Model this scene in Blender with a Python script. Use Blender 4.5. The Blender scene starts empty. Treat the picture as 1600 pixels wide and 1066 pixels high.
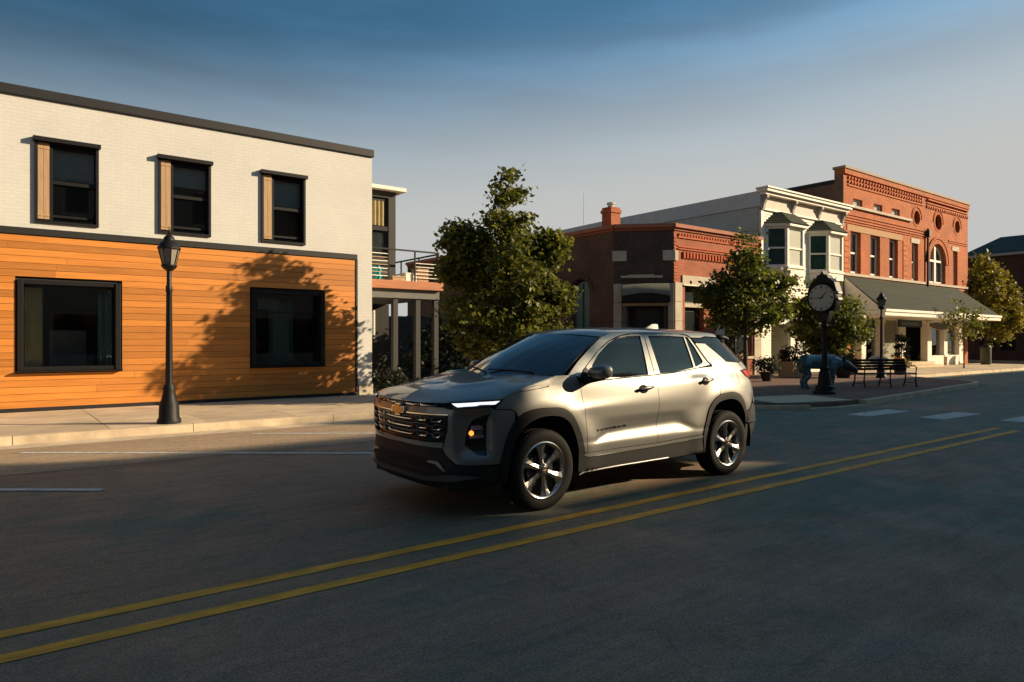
import bpy, math, random
import numpy as np
from mathutils import Vector, Matrix
from mathutils.geometry import delaunay_2d_cdt
C = bpy.context.scene
COL = C.collection
random.seed(7)
PI = math.pi

# ---------------------------------------------------------------- camera, sky, sun, exposure
cam = bpy.data.objects.new('camera', bpy.data.cameras.new('camera'))
COL.objects.link(cam); C.camera = cam
YAW = 0.91815
cam.location = (0, 0, 1.524)
cam.rotation_euler = (PI/2, 0, YAW - PI/2)
cam.data.sensor_width = 36; cam.data.lens = 24.3
cam.data.clip_start = 0.05; cam.data.clip_end = 3000

SUN_EL = math.radians(20.5)
SX, SY = 0.832, -0.555                      # where the sun stands, seen from above
w = bpy.data.worlds.new('World'); C.world = w; w.use_nodes = True
nt = w.node_tree; bg = nt.nodes['Background']
sky = nt.nodes.new('ShaderNodeTexSky'); sky.sky_type = 'NISHITA'; sky.sun_disc = False
sky.sun_elevation = SUN_EL; sky.sun_rotation = math.atan2(SX, SY)
sky.altitude = 200; sky.air_density = 1.0; sky.dust_density = 1.2; sky.ozone_density = 1.6
# pale evening haze low in the sky, a little thicker towards the sun
gen = nt.nodes.new('ShaderNodeTexCoord'); sp_xyz = nt.nodes.new('ShaderNodeSeparateXYZ'); nt.links.new(gen.outputs['Generated'], sp_xyz.inputs[0])
dt = nt.nodes.new('ShaderNodeVectorMath'); dt.operation = 'DOT_PRODUCT'; nt.links.new(gen.outputs['Generated'], dt.inputs[0]); dt.inputs[1].default_value = (SX, SY, 0)
m1 = nt.nodes.new('ShaderNodeMath'); m1.operation = 'MULTIPLY_ADD'; nt.links.new(dt.outputs['Value'], m1.inputs[0]); m1.inputs[1].default_value = -.09; nt.links.new(sp_xyz.outputs[2], m1.inputs[2])
mr = nt.nodes.new('ShaderNodeMapRange'); mr.interpolation_type = 'SMOOTHSTEP'; nt.links.new(m1.outputs[0], mr.inputs[0])
for i_, v_ in enumerate((.15, .43, 1.0, 0.0)): mr.inputs[i_+1].default_value = v_
cm = nt.nodes.new('ShaderNodeVectorMath'); cm.operation = 'MULTIPLY'; nt.links.new(sky.outputs[0], cm.inputs[0]); cm.inputs[1].default_value = (.56, .97, 1.04)
# the sky deepens away from the sun; faint drawn-out streaks of thin cloud
m2 = nt.nodes.new('ShaderNodeMath'); m2.operation = 'MULTIPLY_ADD'; nt.links.new(dt.outputs['Value'], m2.inputs[0]); m2.inputs[1].default_value = .92; m2.inputs[2].default_value = .92
mp_ = nt.nodes.new('ShaderNodeMapping'); mp_.inputs['Scale'].default_value = (1.4, 1.4, 9); mp_.inputs['Rotation'].default_value = (.25, .12, .3); nt.links.new(gen.outputs['Generated'], mp_.inputs[0])
ns_ = nt.nodes.new('ShaderNodeTexNoise'); ns_.inputs['Scale'].default_value = 1.6; ns_.inputs['Detail'].default_value = 7; nt.links.new(mp_.outputs[0], ns_.inputs['Vector'])
mr2 = nt.nodes.new('ShaderNodeMapRange'); nt.links.new(ns_.outputs[0], mr2.inputs[0])
for i_, v_ in enumerate((.40, .62, .84, 1.16)): mr2.inputs[i_+1].default_value = v_
mn_ = nt.nodes.new('ShaderNodeMath'); mn_.operation = 'MINIMUM'; nt.links.new(m2.outputs[0], mn_.inputs[0]); mn_.inputs[1].default_value = .98
m3 = nt.nodes.new('ShaderNodeMath'); m3.operation = 'MULTIPLY'; nt.links.new(mn_.outputs[0], m3.inputs[0]); nt.links.new(mr2.outputs[0], m3.inputs[1])
cm2 = nt.nodes.new('ShaderNodeVectorMath'); cm2.operation = 'SCALE'; nt.links.new(cm.outputs[0], cm2.inputs[0]); nt.links.new(m3.outputs[0], cm2.inputs[3])
mxs = nt.nodes.new('ShaderNodeMix'); mxs.data_type = 'RGBA'; nt.links.new(mr.outputs[0], mxs.inputs[0]); nt.links.new(cm2.outputs[0], mxs.inputs[6]); mxs.inputs[7].default_value = (4.6, 4.65, 4.5, 1)
nt.links.new(mxs.outputs[2], bg.inputs[0]); bg.inputs[1].default_value = 0.075
sun = bpy.data.objects.new('sun', bpy.data.lights.new('sun', 'SUN')); COL.objects.link(sun)
sun.data.energy = 5.0; sun.data.angle = math.radians(0.6); sun.data.color = (1.0, 0.775, 0.50)
sd = Vector((-SX*math.cos(SUN_EL), -SY*math.cos(SUN_EL), -math.sin(SUN_EL)))
sun.rotation_euler = sd.to_track_quat('-Z', 'Y').to_euler()
sun.location = (30, -20, 20)
C.view_settings.view_transform = 'Standard'; C.view_settings.look = 'None'
C.view_settings.gamma = 1.0; C.view_settings.exposure = 0.66
try: C.view_settings.use_curve_mapping = False
except Exception: pass

# ---------------------------------------------------------------- materials
def nodes(name):
    m = bpy.data.materials.new(name); m.use_nodes = True
    t = m.node_tree; b = t.nodes['Principled BSDF']
    return m, t, b
def new(t, k, **kw):
    n = t.nodes.new(k)
    for a, v in kw.items(): setattr(n, a, v)
    return n
def math_n(t, op, a, b=None, c=None):
    n = t.nodes.new('ShaderNodeMath'); n.operation = op
    for i, v in enumerate((a, b, c)):
        if v is None: continue
        if hasattr(v, 'links') or hasattr(v, 'is_linked'): t.links.new(v, n.inputs[i])
        else: n.inputs[i].default_value = v
    return n.outputs[0]
def scale_col(t, colsock, facsock):
    n = t.nodes.new('ShaderNodeVectorMath'); n.operation = 'SCALE'
    if hasattr(colsock, 'is_linked'): t.links.new(colsock, n.inputs[0])
    else: n.inputs[0].default_value = colsock
    t.links.new(facsock, n.inputs[3]); return n.outputs[0]
def noise(t, vec, scale, detail=4, rough=.6):
    n = t.nodes.new('ShaderNodeTexNoise'); n.inputs['Scale'].default_value = scale
    n.inputs['Detail'].default_value = detail; n.inputs['Roughness'].default_value = rough
    if vec is not None: t.links.new(vec, n.inputs['Vector'])
    return n.outputs[0]
def maprange(t, v, a, b, c, d):
    n = t.nodes.new('ShaderNodeMapRange'); t.links.new(v, n.inputs[0])
    for i, x in enumerate((a, b, c, d)): n.inputs[i+1].default_value = x
    return n.outputs[0]
def bump_n(t, b, h, strength, dist=.02):
    n = t.nodes.new('ShaderNodeBump'); n.inputs['Strength'].default_value = strength
    n.inputs['Distance'].default_value = dist
    t.links.new(h, n.inputs['Height']); t.links.new(n.outputs[0], b.inputs['Normal'])
def mapping(t, vec, sc):
    n = t.nodes.new('ShaderNodeMapping'); n.inputs['Scale'].default_value = sc
    t.links.new(vec, n.inputs[0]); return n.outputs[0]
def M(name, col, rough=.7, metal=0, var=.12, scale=3., stretch=(1,1,1), bump=0, bscale=60, rnd=0, spec=.5, coat=0, emit=0):
    m, t, b = nodes(name)
    tc = new(t, 'ShaderNodeTexCoord').outputs['Object']
    v = mapping(t, tc, stretch)
    f = maprange(t, noise(t, v, scale), .25, .75, 1-var, 1+var)
    if rnd:
        oi = new(t, 'ShaderNodeObjectInfo').outputs['Random']
        f = math_n(t, 'MULTIPLY', f, maprange(t, oi, 0, 1, 1-rnd, 1+rnd))
    c = scale_col(t, col, f)
    t.links.new(c, b.inputs['Base Color'])
    b.inputs['Roughness'].default_value = rough; b.inputs['Metallic'].default_value = metal
    b.inputs['Specular IOR Level'].default_value = spec
    if coat: b.inputs['Coat Weight'].default_value = coat; b.inputs['Coat Roughness'].default_value = .03
    if bump: bump_n(t, b, noise(t, v, bscale, 3), bump)
    if emit:
        b.inputs['Emission Color'].default_value = (*col, 1); b.inputs['Emission Strength'].default_value = emit
    return m
def brickM(name, c1, c2, mort, d=(1, 0), bw=.21, bh=.072, var=.25, bump=.6, ms=.011, rough=.85, big=.8):
    m, t, b = nodes(name)
    tc = new(t, 'ShaderNodeTexCoord').outputs['Object']
    s = new(t, 'ShaderNodeSeparateXYZ'); t.links.new(tc, s.inputs[0])
    u = math_n(t, 'ADD', math_n(t, 'MULTIPLY', s.outputs[0], d[0]), math_n(t, 'MULTIPLY', s.outputs[1], d[1]))
    cb = new(t, 'ShaderNodeCombineXYZ'); t.links.new(u, cb.inputs[0]); t.links.new(s.outputs[2], cb.inputs[1])
    br = new(t, 'ShaderNodeTexBrick')
    t.links.new(cb.outputs[0], br.inputs['Vector'])
    br.inputs['Color1'].default_value = (*c1, 1); br.inputs['Color2'].default_value = (*c2, 1); br.inputs['Mortar'].default_value = (*mort, 1)
    br.inputs['Scale'].default_value = 1; br.inputs['Brick Width'].default_value = bw; br.inputs['Row Height'].default_value = bh
    br.inputs['Mortar Size'].default_value = ms; br.inputs['Bias'].default_value = 0
    f = maprange(t, noise(t, tc, big, 5), .3, .7, 1-var, 1+var)
    f2 = maprange(t, noise(t, mapping(t, tc, (3, 3, 14)), 2.0, 3), .3, .7, 1-var*.7, 1+var*.7)
    c = scale_col(t, scale_col(t, br.outputs['Color'], f), f2)
    t.links.new(c, b.inputs['Base Color']); b.inputs['Roughness'].default_value = rough
    h = math_n(t, 'ADD', math_n(t, 'MULTIPLY', br.outputs['Fac'], -1.0), math_n(t, 'MULTIPLY', noise(t, tc, 30, 3), .5))
    bump_n(t, b, h, bump, .012)
    return m
def glassM(name, tint=(.6, .65, .65), refl=1.0, trans=1.0):
    m, t, b = nodes(name); t.nodes.remove(b); out = t.nodes['Material Output']
    tr = new(t, 'ShaderNodeBsdfTransparent'); tr.inputs[0].default_value = (*tint, 1)
    gl = new(t, 'ShaderNodeBsdfGlossy'); gl.inputs['Roughness'].default_value = .03
    fr = new(t, 'ShaderNodeFresnel'); fr.inputs[0].default_value = 1.5
    f = math_n(t, 'MINIMUM', math_n(t, 'MULTIPLY', fr.outputs[0], refl*1.6), 1.0)
    mx = new(t, 'ShaderNodeMixShader'); t.links.new(f, mx.inputs[0]); t.links.new(tr.outputs[0], mx.inputs[1]); t.links.new(gl.outputs[0], mx.inputs[2])
    t.links.new(mx.outputs[0], out.inputs[0]); return m
def leafM(name, c1, c2, trans=.35):
    m, t, b = nodes(name); out = t.nodes['Material Output']
    g = new(t, 'ShaderNodeNewGeometry')
    tc = new(t, 'ShaderNodeTexCoord').outputs['Object']
    f = math_n(t, 'ADD', math_n(t, 'MULTIPLY', g.outputs['Random Per Island'], .6), math_n(t, 'MULTIPLY', noise(t, tc, 2.2, 2), .4))
    mx = new(t, 'ShaderNodeMix'); mx.data_type = 'RGBA'
    t.links.new(f, mx.inputs[0]); mx.inputs[6].default_value = (*c1, 1); mx.inputs[7].default_value = (*c2, 1)
    t.links.new(mx.outputs[2], b.inputs['Base Color']); b.inputs['Roughness'].default_value = .5
    tr = new(t, 'ShaderNodeBsdfTranslucent'); t.links.new(scale_col(t, mx.outputs[2], math_n(t, 'ADD', 1.3, 0.0)), tr.inputs[0])
    sh = new(t, 'ShaderNodeMixShader'); sh.inputs[0].default_value = trans
    t.links.new(b.outputs[0], sh.inputs[1]); t.links.new(tr.outputs[0], sh.inputs[2]); t.links.new(sh.outputs[0], out.inputs[0])
    return m

# ---------------------------------------------------------------- objects and mesh building
def tag(o, label=None, cat=None, group=None, kind=None):
    if label: o['label'] = label
    if cat: o['category'] = cat
    if group: o['group'] = group
    if kind: o['kind'] = kind
    return o
def wloc(o):
    v = Vector((0, 0, 0))
    while o is not None: v = v + o.location; o = o.parent
    return v
def thing(name, label, cat, loc=(0, 0, 0), group=None):
    o = bpy.data.objects.new(name, None); COL.objects.link(o); o.location = loc
    o.empty_display_size = .2
    return tag(o, label, cat, group)
def dup(o, loc=None, rotz=None, parent=None, label=None):
    c = o.copy(); COL.objects.link(c)
    if parent is not None: c.parent = parent
    if loc is not None: c.location = loc
    if rotz is not None: c.rotation_euler.z = rotz
    if label: c['label'] = label
    for ch in list(o.children): dup(ch, parent=c)
    return c
class MB:
    def __init__(s): s.v = []; s.f = []
    def add(s, vs, fs):
        o = len(s.v); s.v += [tuple(map(float, p)) for p in vs]; s.f += [tuple(i+o for i in f) for f in fs]; return s
    def quad(s, *p): return s.add(p, [tuple(range(len(p)))])
    def hexa(s, P): return s.add(P, [(0,3,2,1),(4,5,6,7),(0,1,5,4),(1,2,6,5),(2,3,7,6),(3,0,4,7)])
    def box(s, x0, x1, y0, y1, z0, z1):
        return s.hexa([(x0,y0,z0),(x1,y0,z0),(x1,y1,z0),(x0,y1,z0),(x0,y0,z1),(x1,y0,z1),(x1,y1,z1),(x0,y1,z1)])
    def fbox(s, F, x0, x1, z0, z1, d0, d1):
        return s.hexa([F(x0,z0,d1),F(x1,z0,d1),F(x1,z0,d0),F(x0,z0,d0),F(x0,z1,d1),F(x1,z1,d1),F(x1,z1,d0),F(x0,z1,d0)])
    def prism(s, F, poly, d0, d1):
        # polygon (x,z) in frame F from depth d0 (inner) to d1 (outer)
        n = len(poly)
        s.add([F(x,z,d1) for x,z in poly]+[F(x,z,d0) for x,z in poly],
              [tuple(range(n)), tuple(range(2*n-1, n-1, -1))]+[(i, n+i, n+(i+1)%n, (i+1)%n) for i in range(n)])
        return s
    def extrude_z(s, poly, z0, z1):
        n = len(poly)
        s.add([(x,y,z1) for x,y in poly]+[(x,y,z0) for x,y in poly],
              [tuple(range(n)), tuple(range(2*n-1, n-1, -1))]+[(i, n+i, n+(i+1)%n, (i+1)%n) for i in range(n)])
        return s
    def tube(s, pts, r, n=8, caps=True):
        pts = [Vector(p) for p in pts]; rs = r if hasattr(r, '__len__') else [r]*len(pts)
        rings = []; o = len(s.v); up = None
        for i, p in enumerate(pts):
            d = (pts[min(i+1, len(pts)-1)]-pts[max(i-1, 0)]).normalized()
            if up is None: up = Vector((0,0,1)) if abs(d.z) < .9 else Vector((1,0,0))
            a = d.cross(up).normalized(); b = a.cross(d).normalized(); up = b
            for k in range(n):
                t = 2*PI*k/n; s.v.append(tuple(p+a*(math.cos(t)*rs[i])+b*(math.sin(t)*rs[i])))
        for i in range(len(pts)-1):
            for k in range(n):
                s.f.append((o+i*n+k, o+i*n+(k+1)%n, o+(i+1)*n+(k+1)%n, o+(i+1)*n+k))
        if caps: s.f.append(tuple(o+k for k in range(n-1,-1,-1))); s.f.append(tuple(o+(len(pts)-1)*n+k for k in range(n)))
        return s
    def lathe(s, c, prof, n=16, axis='z', caps=True, flute=0):
        o = len(s.v); cx, cy, cz = c
        for r, z in prof:
            for k in range(n):
                t = 2*PI*k/n; rr = r*(1-flute*(k % 2)); a, b = rr*math.cos(t), rr*math.sin(t)
                if axis == 'z': s.v.append((cx+a, cy+b, cz+z))
                elif axis == 'y': s.v.append((cx+a, cy+z, cz+b))
                else: s.v.append((cx+z, cy+a, cz+b))
        for i in range(len(prof)-1):
            for k in range(n): s.f.append((o+i*n+k, o+i*n+(k+1)%n, o+(i+1)*n+(k+1)%n, o+(i+1)*n+k))
        if caps:
            s.f.append(tuple(o+k for k in range(n-1,-1,-1))); s.f.append(tuple(o+(len(prof)-1)*n+k for k in range(n)))
        return s
    def holes(s, F, outer, holes, depth, d=0.0):
        """flat wall in frame F with holes and reveals going inwards by depth"""
        pts = []; edges = []; loops = [outer]+holes
        for L in loops:
            o = len(pts); pts += [Vector((x, z)) for x, z in L]
            edges += [(o+i, o+(i+1) % len(L)) for i in range(len(L))]
        vo, eo, fo, *_ = delaunay_2d_cdt(pts, edges, [], 0, 1e-5)
        fs = []
        for f in fo:
            c = sum((vo[i] for i in f), Vector((0, 0)))/len(f)
            if inpoly(c, outer) and not any(inpoly(c, h) for h in holes): fs.append(tuple(f))
        s.add([F(p.x, p.y, d) for p in vo], fs)
        for h in holes:
            n = len(h)
            s.add([F(x,z,d) for x,z in h]+[F(x,z,d-depth) for x,z in h], [(i,(i+1)%n,n+(i+1)%n,n+i) for i in range(n)])
        return s
    def obj(s, name, mat, parent=None, smooth=False, bevel=0, label=None, kind=None, fix=True, merge=False):
        me = bpy.data.meshes.new(name); org = wloc(parent) if parent else Vector((0,0,0))
        me.from_pydata([tuple(Vector(p)-org) for p in s.v], [], s.f); me.validate()
        if fix:
            import bmesh
            b = bmesh.new(); b.from_mesh(me)
            if merge: bmesh.ops.remove_doubles(b, verts=b.verts, dist=1e-5)
            bmesh.ops.recalc_face_normals(b, faces=b.faces); b.to_mesh(me); b.free()
        if smooth:
            me.polygons.foreach_set('use_smooth', [True]*len(me.polygons))
            me.set_sharp_from_angle(angle=math.radians(40))
        me.materials.append(mat)
        o = bpy.data.objects.new(name, me); COL.objects.link(o)
        if parent: o.parent = parent
        if bevel:
            bv = o.modifiers.new('bevel', 'BEVEL'); bv.width = bevel; bv.segments = 2; bv.limit_method = 'ANGLE'
        if label: o['label'] = label
        if kind: o['kind'] = kind
        return o
def inpoly(p, poly):
    x, y = p[0], p[1]; r = False; n = len(poly); j = n-1
    for i in range(n):
        xi, yi = poly[i][0], poly[i][1]; xj, yj = poly[j][0], poly[j][1]
        if (yi > y) != (yj > y) and x < (xj-xi)*(y-yi)/(yj-yi)+xi: r = not r
        j = i
    return r
def frame(o, a, n):
    ox, oy = o; ax, ay = a; nx, ny = n
    return lambda x, z, d=0.0: (ox+ax*x+nx*d, oy+ay*x+ny*d, z)
def rect(x0, x1, z0, z1): return [(x0,z0),(x1,z0),(x1,z1),(x0,z1)]
def ell(cx, cz, rx, rz, n=20): return [(cx+rx*math.cos(2*PI*k/n), cz+rz*math.sin(2*PI*k/n)) for k in range(n)]
def arch(x0, x1, z0, zs, n=12):
    c = (x0+x1)/2; r = (x1-x0)/2
    return [(x0,z0),(x1,z0)]+[(c+r*math.cos(PI*k/n), zs+r*math.sin(PI*k/n)) for k in range(n+1)]
STREET = frame((0, 16.65), (1, 0), (0, -1))   # the building line: x along the street, z up, depth outwards
# ---------------------------------------------------------------- shared materials
m_asph = None
def asphalt(name, col, tint):
    m, t, b = nodes(name); tc = new(t, 'ShaderNodeTexCoord').outputs['Object']
    a = maprange(t, noise(t, mapping(t, tc, (.10, .45, 1)), 1.0, 6, .65), .3, .7, .84, 1.15)
    st = maprange(t, noise(t, mapping(t, tc, (.6, 5, 1)), 1.5, 6, .7), .3, .7, .80, 1.22)
    g = math_n(t, 'MULTIPLY', maprange(t, noise(t, tc, 70, 3, .8), .3, .7, .35, 1.65), maprange(t, noise(t, tc, 14, 3), .3, .7, .85, 1.15))
    f = math_n(t, 'MULTIPLY', math_n(t, 'MULTIPLY', a, st), g)
    # greenish tint in drifts over the grey asphalt, more of it to the right
    sx_ = new(t, 'ShaderNodeSeparateXYZ'); t.links.new(tc, sx_.inputs[0])
    p = maprange(t, math_n(t, 'ADD', noise(t, mapping(t, tc, (.16, .22, 1)), 1.0, 8, .72), maprange(t, sx_.outputs[0], 0, 14, -.07, .07)), .45, .55, 0, 1)
    mx = new(t, 'ShaderNodeMix'); mx.data_type = 'RGBA'; t.links.new(p, mx.inputs[0])
    mx.inputs[6].default_value = (*col, 1); mx.inputs[7].default_value = (*tint, 1)
    # tar-filled cracks
    vo = new(t, 'ShaderNodeTexVoronoi'); vo.feature = 'DISTANCE_TO_EDGE'; vo.inputs['Scale'].default_value = .32
    dn = new(t, 'ShaderNodeVectorMath'); dn.operation = 'ADD'
    ns = new(t, 'ShaderNodeTexNoise'); ns.inputs['Scale'].default_value = 1.2; ns.inputs['Detail'].default_value = 4
    t.links.new(tc, ns.inputs['Vector']); t.links.new(tc, dn.inputs[0]); t.links.new(ns.outputs['Color'], dn.inputs[1]); t.links.new(dn.outputs[0], vo.inputs['Vector'])
    cr = maprange(t, vo.outputs['Distance'], .0, .006, .8, 1)
    f = math_n(t, 'MULTIPLY', f, cr)
    t.links.new(scale_col(t, mx.outputs[2], f), b.inputs['Base Color'])
    t.links.new(maprange(t, noise(t, tc, 2, 4), .3, .7, .62, .85), b.inputs['Roughness'])
    bump_n(t, b, noise(t, tc, 130, 2), .55, .006); return m
m_road = asphalt('asphalt', (.255, .178, .118), (.105, .150, .112))
m_conc = M('concrete', (.54, .43, .295), .9, var=.28, scale=1.6, bump=.2, bscale=50, rnd=.12)
m_kerb = M('kerb_concrete', (.58, .47, .33), .9, var=.3, scale=2.5, bump=.2, bscale=40, rnd=.08)
m_joint = M('joint_sand', (.14, .12, .10), .95)
m_paver = brickM('plaza_brick', (.17, .095, .07), (.13, .075, .06), (.12, .10, .085), d=(1, 0), bw=.22, bh=.11)
m_yel = M('yellow_paint', (.80, .37, .03), .7, var=.42, scale=9, stretch=(.35, 1, 1), bump=.3, bscale=120)
m_wht = M('white_paint', (.55, .55, .53), .7, var=.45, scale=8, bump=.3, bscale=120)
m_black = M('black_metal', (.007, .007, .008), .55, var=.2, scale=8, spec=.3)
m_char = M('charcoal_trim', (.011, .011, .012), .6, var=.2)
m_glass = M('dark_pane', (.024, .030, .031), .06, var=.3, scale=.8)
m_clear = glassM('shop_glass', (.90, .92, .92))
m_dark = M('dark_interior', (.03, .028, .026), .9)
m_white = M('white_woodwork', (.80, .75, .645), .6, var=.06, scale=2)
m_pbrick = brickM('painted_brick', (.62, .615, .585), (.60, .595, .565), (.575, .57, .54), bump=.2, var=.05)
m_wood = M('orange_cladding', (.55, .205, .034), .55, var=.20, scale=5, stretch=(.25, 1, 6), rnd=.22, bump=.12, bscale=14)
m_tan = M('tan_wood', (.42, .27, .15), .7, var=.2, scale=4, stretch=(6, 1, .6))
m_roof = M('roof_membrane', (.10, .10, .10), .9)
m_shing = M('grey_green_shingle', (.022, .030, .018), .95, var=.45, scale=9, bump=.4, bscale=60, rnd=.2)
m_stone = M('pale_limestone', (.50, .44, .34), .85, var=.16, scale=3, bump=.2, bscale=30)
RED1, RED2, MOR = (.42, .095, .032), (.32, .070, .025), (.28, .14, .08)
OR1, OR2, OMO = (.50, .116, .022), (.39, .082, .017), (.36, .14, .052)
m_red_x = brickM('red_brick_front', RED1, RED2, MOR)
m_red_y = brickM('red_brick_shade_side', (.15, .055, .032), (.10, .040, .026), (.11, .08, .06), d=(0, 1), var=.35)  # darker than the front brick: the side wall's shade is in the colour
m_red_d = brickM('shaded_sooty_corner', (.085, .050, .036), (.06, .036, .028), (.07, .05, .04), d=(.707, -.707), var=.4)  # soot and the cut corner's shade both put into this dark colour
m_or_x = brickM('orange_brick_front', OR1, OR2, OMO)
m_or_y = brickM('orange_brick_side', OR1, OR2, OMO, d=(0, 1))
m_drk_x = brickM('dark_brick', (.10, .045, .03), (.08, .035, .026), (.08, .06, .05), d=(0, 1))
m_clap = M('cream_clapboard', (.78, .72, .60), .65, var=.07, scale=3, stretch=(.3, 1, 1))
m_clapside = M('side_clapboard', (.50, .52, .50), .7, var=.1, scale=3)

# ---------------------------------------------------------------- ground, road, kerbs, pavements
def struct(mb, name, mat, parent=None, **k):
    return mb.obj(name, mat, parent, kind=None if parent else 'structure', **k)
struct(MB().quad((-400,-400,-.02),(600,-400,-.02),(600,600,-.02),(-400,600,-.02)), 'ground', M('far_ground', (.12, .115, .10), .95))
struct(MB().quad((-120,-4,0),(300,-4,0),(300,12.45,0),(-120,12.45,0)), 'main_road', m_road)
struct(MB().quad((49.5,12.45,.0),(56.5,12.45,.0),(56.5,120,.0),(49.5,120,.0)), 'cross_street', m_road)
struct(MB().quad((11.6,12.45,0),(13.0,12.45,0),(13.0,60,0),(11.6,60,0)), 'alley', m_road)
def mark2(name, pts, mat): struct(MB().quad(*[(x, y, .008) for x, y in pts]), name, mat)
def mark(name, pts, mat): struct(MB().quad(*[(x, y, .004) for x, y in pts]), name, mat)
mark('yellow_line', [(-60,4.405),(14.1,4.395),(14.1,4.505),(-60,4.515)], m_yel)
mark('yellow_line', [(-60,4.055),(13.9,4.055),(13.9,4.165),(-60,4.165)], m_yel)
for k, (x0, y0) in enumerate([(14.2, 6.93), (14.8, 5.78), (15.45, 4.6), (16.0, 3.3), (16.5, 2.0)]):
    mark('crosswalk_stripe', [(x0,y0-.23),(x0+1.75,y0-.28),(x0+1.75,y0+.22),(x0,y0+.24)], m_wht)
for (xa, ya), (xb, yb) in [((.97,8.14),(-3.1,11.3)), ((4.9,8.02),(.4,11.52)), ((8.2,8.1),(3.5,11.6)), ((-3.1,8.14),(-7.2,11.3))]:
    n = Vector((yb-ya, xa-xb)).normalized()*.055
    mark2('parking_line', [(xa-n.x,ya-n.y),(xb-n.x,yb-n.y),(xb+n.x,yb+n.y),(xa+n.x,ya+n.y)], m_wht)
# left pavement: bed, slabs one by one, kerb stones one by one
pave = struct(MB().box(-60, 11.5, 12.62, 16.75, -.3, .112), 'pavement', m_joint)
me0 = None
def slabs(parent, x0, x1, ys, L, mat, z0=.06, z1=.13, name='paving_slab'):
    x = x0; k = 0
    while x < x1-.05:
        xe = min(x+L, x1)
        for ya, yb in ys:
            dz = random.uniform(-.003, .003)
            MB().box(x+.006, xe-.006, ya+.006, yb-.006, z0, z1+dz).obj(name, mat, parent)
        x = xe
slabs(pave, -4.4, 11.5, [(12.62, 14.0), (14.0, 15.35), (15.35, 16.62)], 1.5, m_conc)
MB().box(-60, -4.4, 12.62, 16.62, .06, .13).obj('paving_slab', m_conc, pave)
def kerbs(name, pts, hgt=.13, wid=.17):
    root = None; P = [Vector((*p, 0)) for p in pts]; first = True
    o0 = thing('kerb', None, None); o0['kind'] = 'structure'
    for a, b in zip(P[:-1], P[1:]):
        L = (b-a).length; nseg = max(1, int(round(L/2.4))); d = (b-a)/nseg; nn = Vector((-d.y, d.x, 0)).normalized()*wid
        for i in range(nseg):
            p = a+d*i+d.normalized()*.005; q = a+d*(i+1)-d.normalized()*.005
            t = random.uniform(-.004, .004)
            MB().hexa([tuple(p+Vector((0,0,-.2))), tuple(q+Vector((0,0,-.2))), tuple(q+nn+Vector((0,0,-.2))), tuple(p+nn+Vector((0,0,-.2))),
                       tuple(p+nn*.12+Vector((0,0,hgt+t))), tuple(q+nn*.12+Vector((0,0,hgt+t))), tuple(q+nn+Vector((0,0,hgt+t))), tuple(p+nn+Vector((0,0,hgt+t)))]).obj('kerb_stone', m_kerb, o0)
    return o0
kerbs('kerb', [(-12,12.45),(10.2,12.45),(11.1,12.8),(11.5,13.6),(11.5,22)])
lane = struct(MB().quad((-60,9.7,.0035),(10.3,9.7,.0035),(10.3,12.02,.0035),(-60,12.02,.0035)), 'parking_lane', asphalt('pale_asphalt', (.37, .27, .175), (.34, .26, .18)))
gut = struct(MB().quad((-60,12.0,.003),(10.3,12.0,.003),(10.3,12.46,.003),(-60,12.46,.003)), 'gutter', m_kerb)
# corner plaza with its bump-out
plz = [(13.1,40),(13.1,11.2),(13.25,10.0),(13.55,9.2),(14.0,8.55),(14.6,8.15),(15.6,7.9),(16.5,7.85),(20,8.2),(23,8.55),(26.3,8.85),(27.4,9.2),(28.2,10.0),(28.6,11.2),(29.3,12.1),(30.4,12.45),(47.2,12.45),(48.6,12.9),(49.3,14),(49.5,16),(49.5,40)]
ins = [(x+(.16 if x < 14 else 0)-(.16 if x > 49 else 0), y+.17) for x, y in plz]
plaza = struct(MB().extrude_z([(13.27,40),(13.27,11.25),(13.42,10.08),(13.7,9.3),(14.13,8.68),(14.68,8.31),(15.62,8.07),(16.5,8.02),(20,8.37),(23,8.72),(26.25,9.02),(27.3,9.36),(28.05,10.1),(28.45,11.25),(29.2,12.25),(30.38,12.62),(47.2,12.62),(48.5,13.05),(49.15,14.1),(49.33,16),(49.33,40)], -.3, .128), 'plaza', m_paver)
kerbs('kerb', [plz[i] for i in range(1, 6)], .09)
kerbs('kerb', plz[5:8], .03)
kerbs('kerb', plz[7:20])
ramp = MB().quad((14.1,8.7,.134),(16.3,8.05,.134),(16.9,9.6,.134),(14.7,10.2,.134)).obj('kerb_ramp', m_conc, plaza)
walk = struct(MB().box(30.5, 49.2, 12.7, 16.6, .05, .135), 'pavement', m_joint)
slabs(walk, 30.5, 49.2, [(12.7, 14.65), (14.65, 16.55)], 1.7, m_conc, .1, .142)
far_walk = struct(MB().box(56.5, 80, 12.45, 40, -.3, .13), 'pavement', m_conc)
near_walk = struct(MB().box(-60, 120, -8, -4, -.3, .13), 'pavement', m_conc)

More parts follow.
